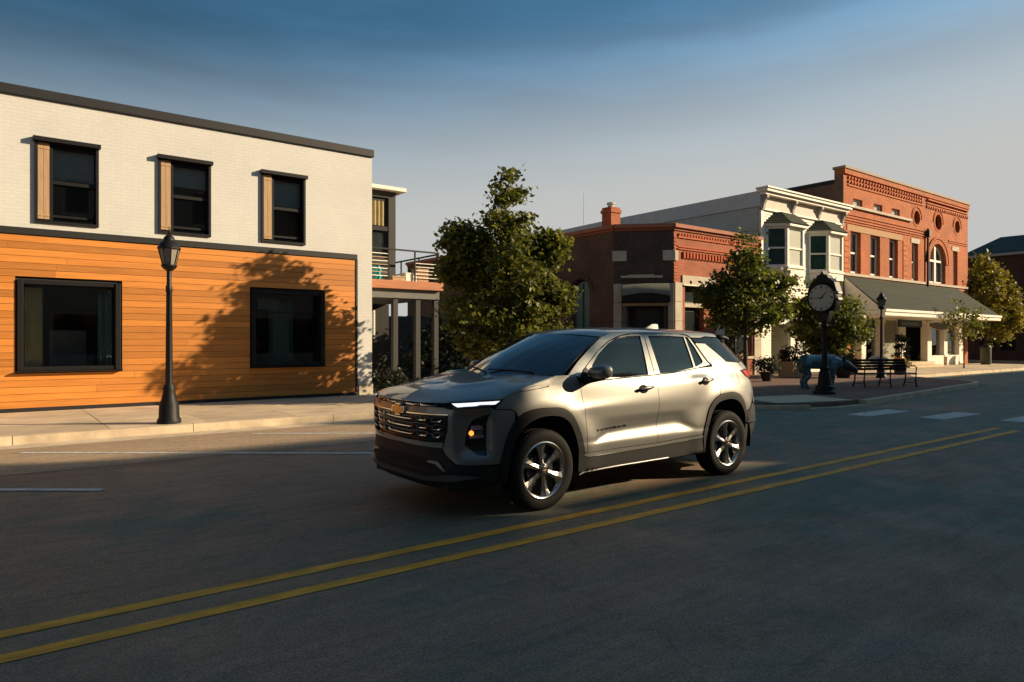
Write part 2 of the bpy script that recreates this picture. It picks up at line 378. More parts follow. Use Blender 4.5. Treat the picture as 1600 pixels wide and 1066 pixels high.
# ---------------------------------------------------------------- windows
def sash_window(F, x0, x1, z0, z1, root, mat=m_white, rec=.12, fw=.07, mid=True, sill=True, pane=m_glass, sillm=None, trim=0, mull=0):
    """a double-hung window set back in its opening: frame, sashes, two panes and a sill"""
    b = MB()
    b.fbox(F, x0, x0+fw, z0, z1, -rec-.05, -rec+.03); b.fbox(F, x1-fw, x1, z0, z1, -rec-.05, -rec+.03)
    b.fbox(F, x0+fw, x1-fw, z1-fw, z1, -rec-.05, -rec+.03); b.fbox(F, x0+fw, x1-fw, z0, z0+fw, -rec-.05, -rec+.03)
    zm = (z0+z1)/2
    if mid: b.fbox(F, x0+fw, x1-fw, zm-fw*.4, zm+fw*.4, -rec-.05, -rec+.022)
    for k in range(mull):
        xm = x0+fw+(x1-x0-2*fw)*(k+1)/(mull+1); b.fbox(F, xm-.025, xm+.025, z0+fw, z1-fw, -rec-.05, -rec+.02)
    wdw = b.obj('window', mat, root)
    if mid:
        MB().fbox(F, x0+fw, x1-fw, zm+fw*.4, z1-fw, -rec-.03, -rec-.015).obj('pane', pane, wdw)
        MB().fbox(F, x0+fw, x1-fw, z0+fw, zm-fw*.4, -rec-.045, -rec-.03).obj('pane', pane, wdw)
    else:
        MB().fbox(F, x0+fw, x1-fw, z0+fw, z1-fw, -rec-.03, -rec-.015).obj('pane', pane, wdw)
    if sill: MB().fbox(F, x0-.06, x1+.06, z0-.10, z0-.002, -rec, .06).obj('sill', sillm or mat, wdw)
    return wdw
def back_box(root, x0, x1, y0, y1, z0, z1, mat, roofm=m_roof, zr=None, front=False):
    """side and rear walls plus a flat roof behind a facade"""
    b = MB(); zr = zr or z1-.35
    for p, q in (((x0,y0),(x0,y1)), ((x0,y1),(x1,y1)), ((x1,y1),(x1,y0))):
        b.quad((*p,z0),(*q,z0),(*q,z1),(*p,z1))
    b.obj('wall', mat, root)
    MB().box(x0+.02, x1-.02, y0+.25, y1-.02, zr-.1, zr).obj('roof', m_roof, root)

# ---------------------------------------------------------------- A: white brick building with orange cladding
F = STREET
A = thing('brick_building', 'white painted brick building with orange wooden cladding below and a black roof edge', 'building', (0, 16.65, 0))
UW = [(.80, 1.90), (3.02, 4.10), (5.23, 6.30), (-1.4, -.32), (-3.6, -2.52)]
LW = [(.55, 2.27), (5.03, 6.75), (-3.9, -2.2)]
MB().holes(F, rect(-9, 8.1, 3.76, 6.34), [rect(a, b, 3.88, 5.56) for a, b in UW], .22).obj('wall', m_pbrick, A)
MB().fbox(F, 7.69, 8.1, .0, 3.76, -.3, 0).obj('pilaster', m_pbrick, A)
MB().holes(F, rect(-9, 7.63, .0, 3.62), [rect(a, b, .965, 2.70) for a, b in LW], .28, -.05).obj('wall', m_dark, A)
back_box(A, -9, 8.1, 16.65, 31, 0, 6.34, M('side_painted_brick', (.72, .68, .60), .8))
MB().fbox(F, -9, 8.14, 6.342, 6.53, -.4, .06).obj('cornice', m_char, A, bevel=.01)
MB().fbox(F, -9, 7.67, 3.625, 3.757, -.05, .045).obj('band', m_char, A)
MB().fbox(F, 7.635, 7.685, .24, 3.62, -.05, .03).obj('corner_trim', m_char, A)
MB().fbox(F, -9, 7.69, .05, .20, -.05, .012).obj('plinth', m_char, A)
MB().box(6.9, 7.25, 18.2, 18.6, 6.1, 6.85).obj('roof_vent', M('vent_metal', (.12,.13,.15), .5), A)
# every cladding board is a piece of its own
zr = .205; hb = .1365; row = 0
while zr < 3.61:
    segs = [(-4.6, 7.63)]
    for a, b in LW:
        if zr+hb > .93 and zr < 2.735:
            ns = []
            for s, e in segs:
                if b+.06 < s or a-.06 > e: ns.append((s, e)); continue
                if a-.06 > s: ns.append((s, a-.06))
                if b+.06 < e: ns.append((b+.06, e))
            segs = ns
    for s, e in segs:
        cuts = [s]; x = s+random.uniform(1.2, 4.0)
        while x < e-.8: cuts.append(x); x += random.uniform(2.4, 4.2)
        cuts.append(e)
        for p, q in zip(cuts[:-1], cuts[1:]):
            d = random.uniform(-.002, .002)
            MB().fbox(F, p+.0015, q-.0015, zr, min(zr+hb-.007, 3.615), -.045, .012+d).obj('board', m_wood, A)
    zr += hb; row += 1
for a, b in UW:
    wr = MB()
    wr.fbox(F, a, a+.05, 3.88, 5.56, -.2, .05); wr.fbox(F, b-.05, b, 3.88, 5.56, -.2, .05)
    wr.fbox(F, a-.03, b+.03, 5.5, 5.58, -.2, .13); wr.fbox(F, a+.05, b-.05, 3.88, 3.93, -.2, .05)
    wr.fbox(F, a+.29, b-.05, 4.69, 4.76, -.2, -.03); wr.fbox(F, a+.25, a+.31, 3.93, 5.5, -.2, -.02)
    wr.fbox(F, a+.31, b-.05, 4.02, 4.07, -.2, -.05); wr.fbox(F, a+.31, b-.05, 5.42, 5.5, -.2, -.05)
    wo = wr.obj('window', m_black, A)
    MB().fbox(F, a+.31, b-.05, 4.76, 5.42, -.13, -.125).obj('pane', m_clear, wo)
    MB().fbox(F, a+.31, b-.05, 3.93, 4.69, -.15, -.145).obj('pane', m_clear, wo)
    bl = MB(); bl.fbox(F, a+.32, b-.06, 5.02-.35*((a*7) % 1), 5.42, -.20, -.19)
    bl.obj('blind', M('grey_blind', (.42, .43, .40), .8, stretch=(1, 1, 12)), wo)
    room = MB(); P = [F(a-.1,3.8,-.23),F(b+.1,3.8,-.23),F(b+.1,3.8,-1.6),F(a-.1,3.8,-1.6),F(a-.1,5.7,-.23),F(b+.1,5.7,-.23),F(b+.1,5.7,-1.6),F(a-.1,5.7,-1.6)]
    room.add(P, [(0,1,2,3),(4,5,6,7),(1,2,6,5),(3,0,4,7),(2,3,7,6)]); room.obj('room', m_dark, A)
    sh = MB()
    for k in range(2): sh.fbox(F, a+.055+k*.098, a+.148+k*.098, 3.96, 5.48, -.03, .02)
    sh.fbox(F, a+.05, a+.25, 4.02, 4.06, .02, .03); sh.fbox(F, a+.05, a+.25, 5.36, 5.40, .02, .03)
    sh.obj('shutter', m_tan, wo)
m_cur1 = M('cream_curtain', (.75, .68, .40), .8); m_cur2 = M('teal_curtain', (.16, .36, .36), .8)
def curtain(root, F, x0, x1, z0, z1, d, mat):
    n = 14; top = []; b = MB()
    for k in range(n):
        xa = x0+(x1-x0)*k/n; xb = x0+(x1-x0)*(k+1)/n; da = d+.04*(k % 2); db = d+.04*((k+1) % 2)
        b.hexa([F(xa,z0,da),F(xb,z0,db),F(xb,z0,db-.01),F(xa,z0,da-.01),F(xa,z1,da),F(xb,z1,db),F(xb,z1,db-.01),F(xa,z1,da-.01)])
    return b.obj('curtain', mat, root)
for i, (a, b) in enumerate(LW):
    wr = MB(); T = .07
    wr.fbox(F, a-.03, a+T, .93, 2.735, -.28, .05); wr.fbox(F, b-T, b+.03, .93, 2.735, -.28, .075)
    wr.fbox(F, a+T, b-T, 2.65, 2.735, -.28, .05); wr.fbox(F, a+T, b-T, .93, 1.01, -.28, .05)
    wr.fbox(F, a-.06, b+.06, .90, .928, -.05, .13)
    if i == 1: wr.fbox(F, a+T, b-T, 2.20, 2.24, -.2, -.1)
    wo = wr.obj('window', m_black, A, bevel=.006)
    MB().fbox(F, a+T, b-T, 1.01, 2.65, -.20, -.19).obj('pane', m_clear, wo)
    room = MB()
    P = [F(a-.4,.5,-.29),F(b+.4,.5,-.29),F(b+.4,.5,-2.0),F(a-.4,.5,-2.0),F(a-.4,2.9,-.29),F(b+.4,2.9,-.29),F(b+.4,2.9,-2.0),F(a-.4,2.9,-2.0)]
    room.add(P, [(0,1,2,3),(4,5,6,7),(1,2,6,5),(3,0,4,7),(2,3,7,6)])
    room.obj('room', m_dark, A)
    if i == 0:
        curtain(wo, F, a+.08, a+.40, 1.0, 2.6, -.26, m_cur1); curtain(wo, F, b-.36, b-.09, 1.0, 2.6, -.26, m_cur2)
        MB().fbox(F, a+.55, b-.5, 1.0, 1.75, -1.1, -.9).obj('counter', M('grey_counter', (.14,.15,.15), .6), wo)
    if i == 1:
        curtain(wo, F, a+.55, a+1.15, 1.0, 2.5, -.5, M('green_blind', (.05, .14, .12), .8))
        MB().fbox(F, a+.25, a+.75, 2.3, 2.55, -.42, -.40).obj('notice', M('grey_green_card', (.16, .22, .20), .8), wo)

MB().fbox(F, 7.72, 8.12, .12, .42, -.1, .03).obj('foundation_block', m_stone, A, bevel=.01)

# ---------------------------------------------------------------- deck building behind it
D = thing('deck_building', 'dark building with a raised deck, horizontal railings and a white roof edge', 'building', (9, 18.2, 0))
FD = frame((0, 18.9), (1, 0), (0, -1))
m_dkwall = M('dark_siding', (.026, .025, .023), .7, rnd=.1); m_rust = M('rust_fascia', (.42, .15, .06), .6, var=.25, stretch=(.5,1,4))
MB().holes(FD, rect(8.12, 9.98, 3.05, 6.05), [rect(8.6, 9.75, 4.0, 5.85)], .2).obj('wall', m_dkwall, D)
MB().quad((9.98,18.9,3.05),(9.98,26,3.05),(9.98,26,6.05),(9.98,18.9,6.05)).obj('wall', m_dkwall, D)
MB().box(8.12, 10.22, 18.65, 26, 6.052, 6.16).obj('roof', m_white, D)
wo = sash_window(FD, 8.6, 9.75, 4.0, 5.85, D, m_black, rec=.1, fw=.1, sill=False, mid=False, pane=m_glass)
MB().fbox(FD, 8.6, 9.75, 4.85, 4.98, -.12, -.02).obj('sash', m_black, wo)
curtain(wo, FD, 8.72, 9.62, 5.0, 5.74, -.07, M('olive_blind', (.28,.22,.10), .8))
MB().fbox(frame((0,18.2),(1,0),(0,-1)), 8.12, 11.25, 3.07, 3.31, -4, 0).obj('deck_floor', m_rust, D)
MB().box(8.12, 11.2, 18.35, 22, 2.80, 3.068).obj('beam', M('grey_beam', (.13,.13,.12), .7), D)
for x in (8.5, 9.72, 10.48, 11.12):
    MB().box(x-.08, x+.08, 18.4, 18.56, 0, 2.80).obj('post', m_dkwall, D, bevel=.008)
MB().box(8.12, 11.3, 21.9, 22, 0, 2.8).obj('wall', m_dark, D)
FR = frame((0, 18.28), (1, 0), (0, -1))
for x in (8.3, 9.42, 10.30, 11.12):
    MB().fbox(FR, x-.02, x+.02, 3.31, 4.22, -.02, .02).obj('railing_post', m_black, D)
MB().fbox(FR, 8.12, 11.14, 4.20, 4.245, -.025, .025).obj('handrail', m_black, D)
for k in range(7):
    z = 3.42+k*.108
    MB().fbox(FR, 8.12, 9.42, z, z+.022, -.01, .01).obj('rail', m_tan if k % 2 else m_white, D)
    if k < 5: MB().fbox(FR, 10.30, 11.12, z, z+.022, -.01, .01).obj('rail', m_white, D)
FS = frame((11.14, 0), (0, 1), (1, 0))
MB().fbox(FS, 18.3, 22, 4.17, 4.215, -.02, .02).obj('handrail', m_black, D)
MB().fbox(FS, 18.3, 22, 3.75, 3.78, -.015, .015).obj('rail', m_black, D)
for y in (19.5, 20.7, 21.9): MB().fbox(FS, y-.02, y+.02, 3.31, 4.17, -.02, .02).obj('railing_post', m_black, D)
# lit window far behind the deck
bw = MB().fbox(frame((0,21.88),(1,0),(0,-1)), 9.95, 10.75, 1.6, 2.6, -.01, .03).obj('window', m_white, D)
MB().fbox(frame((0,21.88),(1,0),(0,-1)), 10.0, 10.7, 1.65, 2.55, .03, .035).obj('pane', M('sky_lit_pane', (.18,.22,.22), .1), bw)
def tagobj(o, label, cat, group=None): return tag(o, label, cat, group)
for x0, x1, h, mt, lb in ((9.58, 10.0, .14, m_tan, 'low tan wooden box on the raised deck, left of the white box'), (10.02, 10.4, .26, m_white, 'white box standing on the raised deck between tan boxes'), (10.42, 10.8, .42, m_tan, 'tall tan wooden planter box on the raised deck by the slatted rails')):
    bx = MB(); bx.box(x0, x1, 18.33, 18.7, 3.312, 3.312+h); bx.box(x0-.015, x1+.015, 18.32, 18.71, 3.312+h-.04, 3.312+h)
    tag(bx.obj('deck_box', mt, None, bevel=.006), lb, 'box', 'boxes on the deck')
fn_ = thing('fence', 'dark board fence added to block the sky behind the hedge and the deck', 'fence', (14.8, 24, 0))
for k in range(36):  # fence added to keep the gap dark against the bright sky
    xf = 11.35+k*.2; MB().box(xf, xf+.185, 23.97, 24.0, .05, 2.5+.02*math.sin(k*2.3)).obj('board', m_dkwall, fn_)
for z_ in (.5, 2.1): MB().box(11.35, 18.5, 24.0, 24.06, z_, z_+.1).obj('rail', m_dkwall, fn_)
tc = MB().lathe((9.15, 18.62, 3.312), [(.16,0),(.2,.1),(.17,.2),(.2,.3),(.16,.42)], 14)
tag(tc.obj('stool', M('turquoise_plastic', (.02,.32,.33), .4), None, smooth=True), 'turquoise stool on the deck behind the left railing', 'stool')

# ---------------------------------------------------------------- B: low red brick corner building
B = thing('corner_building', 'low red brick corner building with a cut-off corner entrance and stone pillars', 'building', (20.25, 16.65, 0))
FC = frame((18.69, 18.21), (.7071, -.7071), (-.7071, -.7071)); CW = 2.206
FL = frame((18.69, 0), (0, 1), (-1, 0))
door1 = rect(20.88, 22.02, .13, 3.62); sw1 = rect(23.35, 25.2, .9, 3.3)
MB().holes(F, rect(20.25, 25.8, 0, 5.62), [door1, sw1], .3).obj('wall', m_red_x, B)
cdoor = rect(.62, 1.86, .13, 2.82)
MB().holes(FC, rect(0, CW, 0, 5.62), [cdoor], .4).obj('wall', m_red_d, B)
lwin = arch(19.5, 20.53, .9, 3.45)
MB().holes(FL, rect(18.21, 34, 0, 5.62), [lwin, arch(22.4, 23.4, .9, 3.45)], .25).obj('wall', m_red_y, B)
MB().extrude_z([(20.3,16.7),(25.78,16.7),(25.78,33),(18.75,33),(18.75,18.25)], 5.2, 5.3).obj('roof', m_roof, B)
MB().quad((25.79,16.66,0),(25.79,34,0),(25.79,34,5.6),(25.79,16.66,5.6)).obj('wall', m_drk_x, B)
def capring(z0, z1, d, mat, name):
    b = MB(); b.fbox(F, 20.25-d*.41, 25.78, z0, z1, -.3, d); b.obj(name, mat, B)
    b = MB(); b.fbox(FC, .0, CW, z0, z1, -.3, d-.003); b.obj(name, mat, B)
    b = MB(); b.fbox(FL, 18.21-d*.41, 34, z0, z1, -.3, d-.006); b.obj(name, mat, B)
capring(5.622, 5.72, .05, M('brick_course', (.30,.085,.04), .85), 'cornice')
capring(5.722, 5.86, .14, M('terracotta_coping', (.36,.13,.075), .8), 'cornice')
m_rb = M('red_brick_detail', (.42, .095, .032), .85, var=.2, scale=6, rnd=.1)
for z0, z1, d in ((5.36, 5.43, .05), (5.02, 5.07, .04), (4.93, 4.98, .05)):
    MB().fbox(F, 20.46, 25.78, z0, z1, -.02, d).obj('string_course', m_rb, B)
x = 20.5
while x < 25.7:                                               # dentils under the coping and brackets below
    MB().fbox(F, x, x+.085, 5.43, 5.53, -.02, .06).obj('dentil', m_rb, B); x += .17
x = 20.75
while x < 25.6:
    MB().fbox(F, x, x+.09, 4.62, 4.86, -.02, .07).obj('corbel', m_rb, B); x += .19
for k in range(14):                                           # toothed corner bricks either side of the cut corner
    z = 3.70+k*.125
    if 4.45 < z+.06 < 4.95: continue
    MB().fbox(F, 20.25, 20.44, z, z+.062, -.02, .022).obj('quoin', m_rb, B)
MB().fbox(F, 20.262, 20.44, 4.50, 4.88, -.05, .06).obj('capital', m_stone, B)
MB().fbox(FC, CW-.40, CW+.02, 4.50, 4.88, -.05, .065).obj('capital', m_stone, B)
MB().fbox(FC, -.04, .48, 4.50, 4.88, -.05, .06).obj('capital', m_stone, B)
for a, b in ((20.27, 20.68), (22.72, 23.26), (25.3, 25.76)):
    for k in range(5):
        MB().fbox(F, a, b, .13+k*.715, .13+k*.715+.705, -.05, .055).obj('pillar_stone', m_stone, B, bevel=.006)
for a, b in ((.0, .30), (CW-.21, CW)):
    for k in range(5):
        MB().fbox(FC, a+.005, b-.005, .13+k*.707, .13+k*.707+.697, -.05, .052).obj('pillar_stone', m_stone, B, bevel=.006)
for a, b in ((.32, .62), (1.86, 1.99)):
    MB().fbox(FC, a, b, .13, 2.86, -.38, .0).obj('door_jamb', M('grey_stone', (.24,.23,.19), .85), B)
MB().fbox(FC, .34, 1.98, 2.83, 2.93, -.05, .06).obj('lintel', m_stone, B)
MB().fbox(FC, .27, 1.79, 3.87, 3.95, -.02, .09).obj('lintel', m_stone, B)
MB().fbox(FC, .55, 1.5, 3.955, 3.99, -.02, .05).obj('lintel', m_stone, B)
MB().fbox(F, 20.70, 22.7, 3.64, 3.98, -.05, .05).obj('lintel', m_stone, B)
MB().fbox(F, 23.28, 25.28, 3.32, 3.62, -.05, .05).obj('lintel', m_stone, B)
cd = MB().fbox(FC, .62, 1.86, .13, 2.82, -.36, -.30).obj('door', m_char, B)
MB().fbox(FC, .75, 1.2, .5, 2.2, -.30, -.29).obj('pane', m_glass, cd); MB().fbox(FC, 1.28, 1.73, .5, 2.2, -.30, -.29).obj('pane', m_glass, cd)
MB().fbox(FC, .75, 1.73, 2.3, 2.7, -.30, -.29).obj('pane', m_glass, cd)
d1 = MB().fbox(F, 20.9, 22.0, .13, 2.80, -.29, -.22).obj('door', m_char, B)
MB().fbox(F, 21.05, 21.85, .4, 2.65, -.219, -.21).obj('pane', m_glass, d1)
MB().fbox(F, 20.9, 22.0, 2.80, 2.95, -.29, -.02).obj('transom', m_stone, B)
tw = MB().fbox(F, 20.9, 22.0, 2.95, 3.62, -.29, -.24).obj('window', m_char, B)
MB().fbox(F, 20.98, 21.92, 3.03, 3.55, -.239, -.23).obj('pane', m_glass, tw)
MB().fbox(F, 20.72, 22.2, 3.60, 3.636, -.05, .09).obj('sill', m_white, tw)
sash_window(F, 23.35, 25.2, .9, 3.3, B, m_tan, .15, .1, mid=False, mull=1, sillm=m_stone)
lw = MB().prism(FL, arch(19.56, 20.47, .96, 3.42), -.22, -.17).obj('window', M('teal_boarded_sash', (.06,.15,.14), .5), B)
MB().fbox(FL, 19.98, 20.03, .96, 3.8, -.17, -.14).obj('sash', m_char, lw)
b = MB()
for k in range(13):
    a0 = PI*k/13; a1 = PI*(k+.88)/13; c = 20.015
    b.add([FL(c+r*math.cos(a), 3.45+r*math.sin(a), d) for d in (-.02, .035) for r in (.54, .74) for a in (a0, a1)], [(0,1,3,2),(4,6,7,5),(0,4,5,1),(2,3,7,6),(0,2,6,4),(1,5,7,3)])
b.obj('window_arch', m_red_y, B)
# barrel canopy over the corner door
aw = MB(); n = 10; P0 = []; P1 = []
for i in range(n+1):
    t = i/n; s0 = .30+1.72*t; bow = .12*math.sin(PI*t)
    for j in range(7):
        a = PI/2*j/6; P0.append(FC(s0, 3.16+bow+(.50-bow)*math.cos(a), .03+.62*math.sin(a)))
aw.add(P0, [(i*7+j, i*7+j+1, (i+1)*7+j+1, (i+1)*7+j) for i in range(n) for j in range(6)])
can = aw.obj('canopy', M('grey_canvas', (.17, .16, .12), .8, var=.25), B, smooth=True)
aw = MB()
for i in range(n):
    t0, t1 = i/n, (i+1)/n
    aw.quad(FC(.30+1.72*t0, 2.94, .64), FC(.30+1.72*t1, 2.94, .64), FC(.30+1.72*t1, 3.16+.12*math.sin(PI*t1), .648), FC(.30+1.72*t0, 3.16+.12*math.sin(PI*t0), .648))
for s in (.30, 2.02):
    aw.add([FC(s, 2.94, .03), FC(s, 2.94, .64)]+[FC(s, 3.16+.5*math.cos(PI/2*j/6), .03+.62*math.sin(PI/2*j/6)) for j in range(6, -1, -1)], [tuple(range(9))])
aw.obj('valance', M('black_canvas', (.012,.012,.012), .9), can)
ch = MB(); ch.box(19.22, 19.72, 18.85, 19.35, 5.2, 6.72); ch.box(19.18, 19.76, 18.81, 19.39, 6.5, 6.62)
cho = ch.obj('chimney', m_red_x, B); MB().lathe((19.47, 19.1, 6.72), [(.13,0),(.13,.12),(.17,.13),(.17,.2)], 12).obj('flue', m_wht, cho)
MB().lathe((18.95, 20.1, 5.3), [(.009,0),(.005,2.1)], 6).obj('antenna', m_char, B)
MB().lathe((19.6, 24.5, 5.3), [(.10,0),(.10,.75),(.18,.76),(.18,.9),(.05,1.0)], 10).obj('roof_vent', m_char, B)

# ---------------------------------------------------------------- C: white clapboard building with two bay windows
K = thing('clapboard_building', 'cream clapboard building with two bay windows and a bracketed cornice', 'building', (29, 16.65, 0))
def clap(F, x0, x1, z0, z1, mat, parent, holes=(), step=.105, name='clapboard'):
    """overlapping boards, each row tilted out at its lower edge"""
    b = MB(); z = z0
    while z < z1-.01:
        ze = min(z+step, z1); segs = [(x0, x1)]
        for a, c, h0, h1 in holes:
            if ze > h0 and z < h1:
                segs = [q for s, e in segs for q in ((s, min(e, a)), (max(s, c), e)) if q[1]-q[0] > .01]
        for s, e in segs:
            b.quad(F(s,z,.034), F(e,z,.034), F(e,ze,.004), F(s,ze,.004)); b.quad(F(s,z,0), F(e,z,0), F(e,z,.034), F(s,z,.034))
        z = ze
    return b.obj(name, mat, parent, fix=False, kind='stuff')
kw = MB(); kw.quad((25.82,16.652,2.3),(32.5,16.652,2.3),(32.5,16.652,7.6),(25.82,16.652,7.6)); kwo = kw.obj('wall', m_white, K)
clap(F, 25.98, 32.36, 2.46, 7.1, m_clap, K)
MB().fbox(F, 25.8, 25.98, .1, 7.1, -.05, .04).obj('corner_board', m_white, K)
MB().fbox(F, 32.36, 32.54, .1, 7.1, -.05, .04).obj('corner_board', m_white, K)
MB().fbox(F, 25.8, 32.54, 7.1, 7.62, -.05, .06).obj('frieze', M('peach_frieze', (.62,.50,.42), .7), K)
MB().fbox(F, 25.8, 32.54, 7.02, 7.10, -.05, .10).obj('frieze_moulding', m_white, K)
co = MB(); co.fbox(F, 25.72, 32.66, 7.62, 7.74, -.1, .30); co.fbox(F, 25.66, 32.72, 7.74, 7.86, -.1, .42); co.fbox(F, 25.6, 32.8, 7.86, 7.93, -.1, .48)
co.obj('cornice', m_white, K, bevel=.008)
for x in (25.9, 28.12, 30.28, 32.44):
    br = MB(); br.prism(lambda u, z, d, x=x: (x+d, 16.65-u, z), [(.06,7.05),(.12,7.05),(.14,7.25),(.22,7.42),(.30,7.5),(.30,7.62),(.06,7.62)], -.07, .07)
    br.obj('bracket', M('grey_bracket', (.33,.30,.27), .7), K)
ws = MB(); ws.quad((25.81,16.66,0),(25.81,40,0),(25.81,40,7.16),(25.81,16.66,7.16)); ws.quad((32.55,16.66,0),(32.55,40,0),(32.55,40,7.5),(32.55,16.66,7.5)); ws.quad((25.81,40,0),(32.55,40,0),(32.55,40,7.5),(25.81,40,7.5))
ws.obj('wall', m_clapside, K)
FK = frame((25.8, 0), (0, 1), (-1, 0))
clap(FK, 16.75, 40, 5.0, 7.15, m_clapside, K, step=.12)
MB().add([(25.70,16.6,7.16),(25.70,26,7.16),(25.70,40,7.05),(25.70,40,7.55),(25.70,26,7.78),(25.70,16.6,7.80),(25.84,16.6,7.16),(25.84,26,7.16),(25.84,40,7.05),(25.84,40,7.55),(25.84,26,7.78),(25.84,16.6,7.80)],
  [(0,1,4,5),(1,2,3,4),(6,11,10,7),(7,10,9,8),(5,4,10,11),(4,3,9,10),(0,6,7,1),(1,7,8,2),(0,5,11,6)]).obj('fascia_board', M('pale_grey_fascia', (.52,.54,.54), .6), K)
MB().box(25.85, 32.5, 16.9, 40, 7.3, 7.4).obj('roof', m_roof, K)
def bay(x0, x1):
    """angled bay window: two canted sides and a front, each with sashes, under a hipped shingle roof"""
    dp = .62; xa, xb = x0+.62, x1-.62; z0, z1 = 4.62, 6.36
    bo = MB()
    bo.extrude_z([(x0,16.66),(xa,16.65-dp),(xb,16.65-dp),(x1,16.66)], z0-.34, z0-.02); bayo = bo.obj('bay_window', m_white, K)
    MB().extrude_z([(x0-.05,16.66),(xa-.03,16.6-dp),(xb+.03,16.6-dp),(x1+.05,16.66)], z0-.02, z0+.05).obj('sill', m_white, bayo)
    hd = MB(); hd.extrude_z([(x0-.14,16.66),(xa-.06,16.5-dp),(xb+.06,16.5-dp),(x1+.14,16.66)], z1+.0, z1+.12); hd.obj('head_board', m_white, bayo)
    zr0, zr1 = z1+.122, z1+.66
    E = [(x0-.2,16.64,zr0),(xa-.08,16.44-dp,zr0),(xb+.08,16.44-dp,zr0),(x1+.2,16.64,zr0)]; T = [(xa-.0,16.64,zr1),(xa+.12,16.4,zr1),(xb-.12,16.4,zr1),(xb+.0,16.64,zr1)]
    rf = MB()
    for (a, b2, c, d) in ((E[0],E[1],T[1],T[0]),(E[1],E[2],T[2],T[1]),(E[2],E[3],T[3],T[2])):
        for k in range(5):                                   # five shingle courses on each slope, each lapping the one below
            L = lambda p, q, t: tuple(Vector(p).lerp(Vector(q), t))
            t0, t1 = k/5, (k+1)/5; up = Vector((0, 0, .018))
            p0 = Vector(L(a,d,t0))+up; p1 = Vector(L(b2,c,t0))+up
            rf.quad(tuple(p0), tuple(p1), L(b2,c,t1), L(a,d,t1)); rf.quad(L(a,d,t0), L(b2,c,t0), tuple(p1), tuple(p0))
    rf.quad(*T); rf.quad(*E); rf.obj('roof', m_shing, bayo, fix=False)
    sides = [((x0,16.65),(xa,16.65-dp)), ((xa,16.65-dp),(xb,16.65-dp)), ((xb,16.65-dp),(x1,16.65))]
    for i, (p, q) in enumerate(sides):
        d = Vector((q[0]-p[0], q[1]-p[1])); L = d.length; d /= L; FB = frame(p, (d.x, d.y), (d.y, -d.x))
        fr = MB(); e = .10 if i != 1 else .12
        fr.fbox(FB, 0, e, z0+.05, z1, -.1, 0); fr.fbox(FB, L-e, L, z0+.05, z1, -.1, 0)
        fr.fbox(FB, e, L-e, z1-.1, z1, -.1, -.01); fr.fbox(FB, e, L-e, z0+.05, z0+.13, -.1, -.01); fr.fbox(FB, e, L-e, 5.42, 5.49, -.1, -.02)
        fr.obj('window_frame', m_white, bayo)
        pm = m_pane_teal if i == 0 else m_blind
        MB().fbox(FB, e, L-e, 5.49, z1-.1, -.07, -.06).obj('pane', pm, bayo); MB().fbox(FB, e, L-e, z0+.13, 5.42, -.085, -.075).obj('pane', pm, bayo)
m_pane_teal = M('teal_reflecting_pane', (.02, .05, .05), .08, var=.3)
m_blind = M('pane_over_white_blind', (.60, .60, .52), .12, var=.08, stretch=(1,1,6))
bay(26.2, 28.75); bay(29.55, 32.1)
# ground floor: recessed entrance, awning band, framed notice
MB().fbox(F, 27.97, 32.36, 2.29, 2.45, -.05, .55).obj('awning_board', m_char, K)
MB().fbox(F, 25.98, 27.97, 2.25, 2.45, -.05, .06).obj('band', m_white, K)
clap(F, 25.98, 26.55, .3, 2.25, m_clap, K); clap(F, 28.2, 29.5, .75, 2.29, m_clap, K)
MB().fbox(F, 28.05, 28.2, .1, 2.29, -.1, .03).obj('corner_board', m_white, K); MB().fbox(F, 29.5, 29.62, .1, 2.29, -.1, .03).obj('corner_board', m_white, K)
MB().fbox(F, 28.2, 29.5, .1, .75, -.1, .005).obj('wall', m_dark, K)
MB().fbox(F, 25.98, 26.55, .1, .3, -.1, .005).obj('wall', m_white, K)
rw = MB(); rw.quad(F(26.55,.1,0),F(26.9,.1,-1.3),F(26.9,2.29,-1.3),F(26.55,2.29,0)); rw.quad(F(26.9,.1,-1.3),F(28.05,.1,-1.3),F(28.05,2.29,-1.3),F(26.9,2.29,-1.3)); rw.quad(F(28.05,.1,-1.3),F(28.05,.1,-.1),F(28.05,2.29,-.1),F(28.05,2.29,-1.3)); rw.quad(F(26.5,2.29,0),F(28.1,2.29,0),F(28.1,2.29,-1.3),F(26.5,2.29,-1.3))
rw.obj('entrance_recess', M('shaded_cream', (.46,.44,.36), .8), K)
dr = MB().fbox(F, 27.05, 27.9, .13, 2.15, -1.3, -1.24).obj('door', M('green_grey_door', (.14,.16,.13), .6), K); MB().fbox(F, 27.2, 27.75, .9, 2.0, -1.239, -1.23).obj('pane', m_glass, dr)
nb = MB().fbox(F, 28.5, 29.25, 1.03, 1.63, .02, .07).obj('notice_frame', m_char, K); MB().fbox(F, 28.56, 29.19, 1.09, 1.57, .07, .075).obj('notice_sheet', m_white, nb); MB().fbox(F, 28.72, 29.05, 1.16, 1.5, .075, .08).obj('picture', M('grey_green_print', (.12,.16,.13), .7), nb)
sash_window(F, 29.75, 30.9, .75, 2.2, K, m_white, .05, .09, mid=False); sash_window(F, 31.05, 32.25, .75, 2.2, K, m_white, .05, .09, mid=False)
MB().fbox(F, 29.62, 32.36, .1, .65, -.1, .01).obj('wall', m_white, K)
MB().fbox(F, 29.62, 32.36, 2.2, 2.29, -.1, .01).obj('wall', m_white, K)

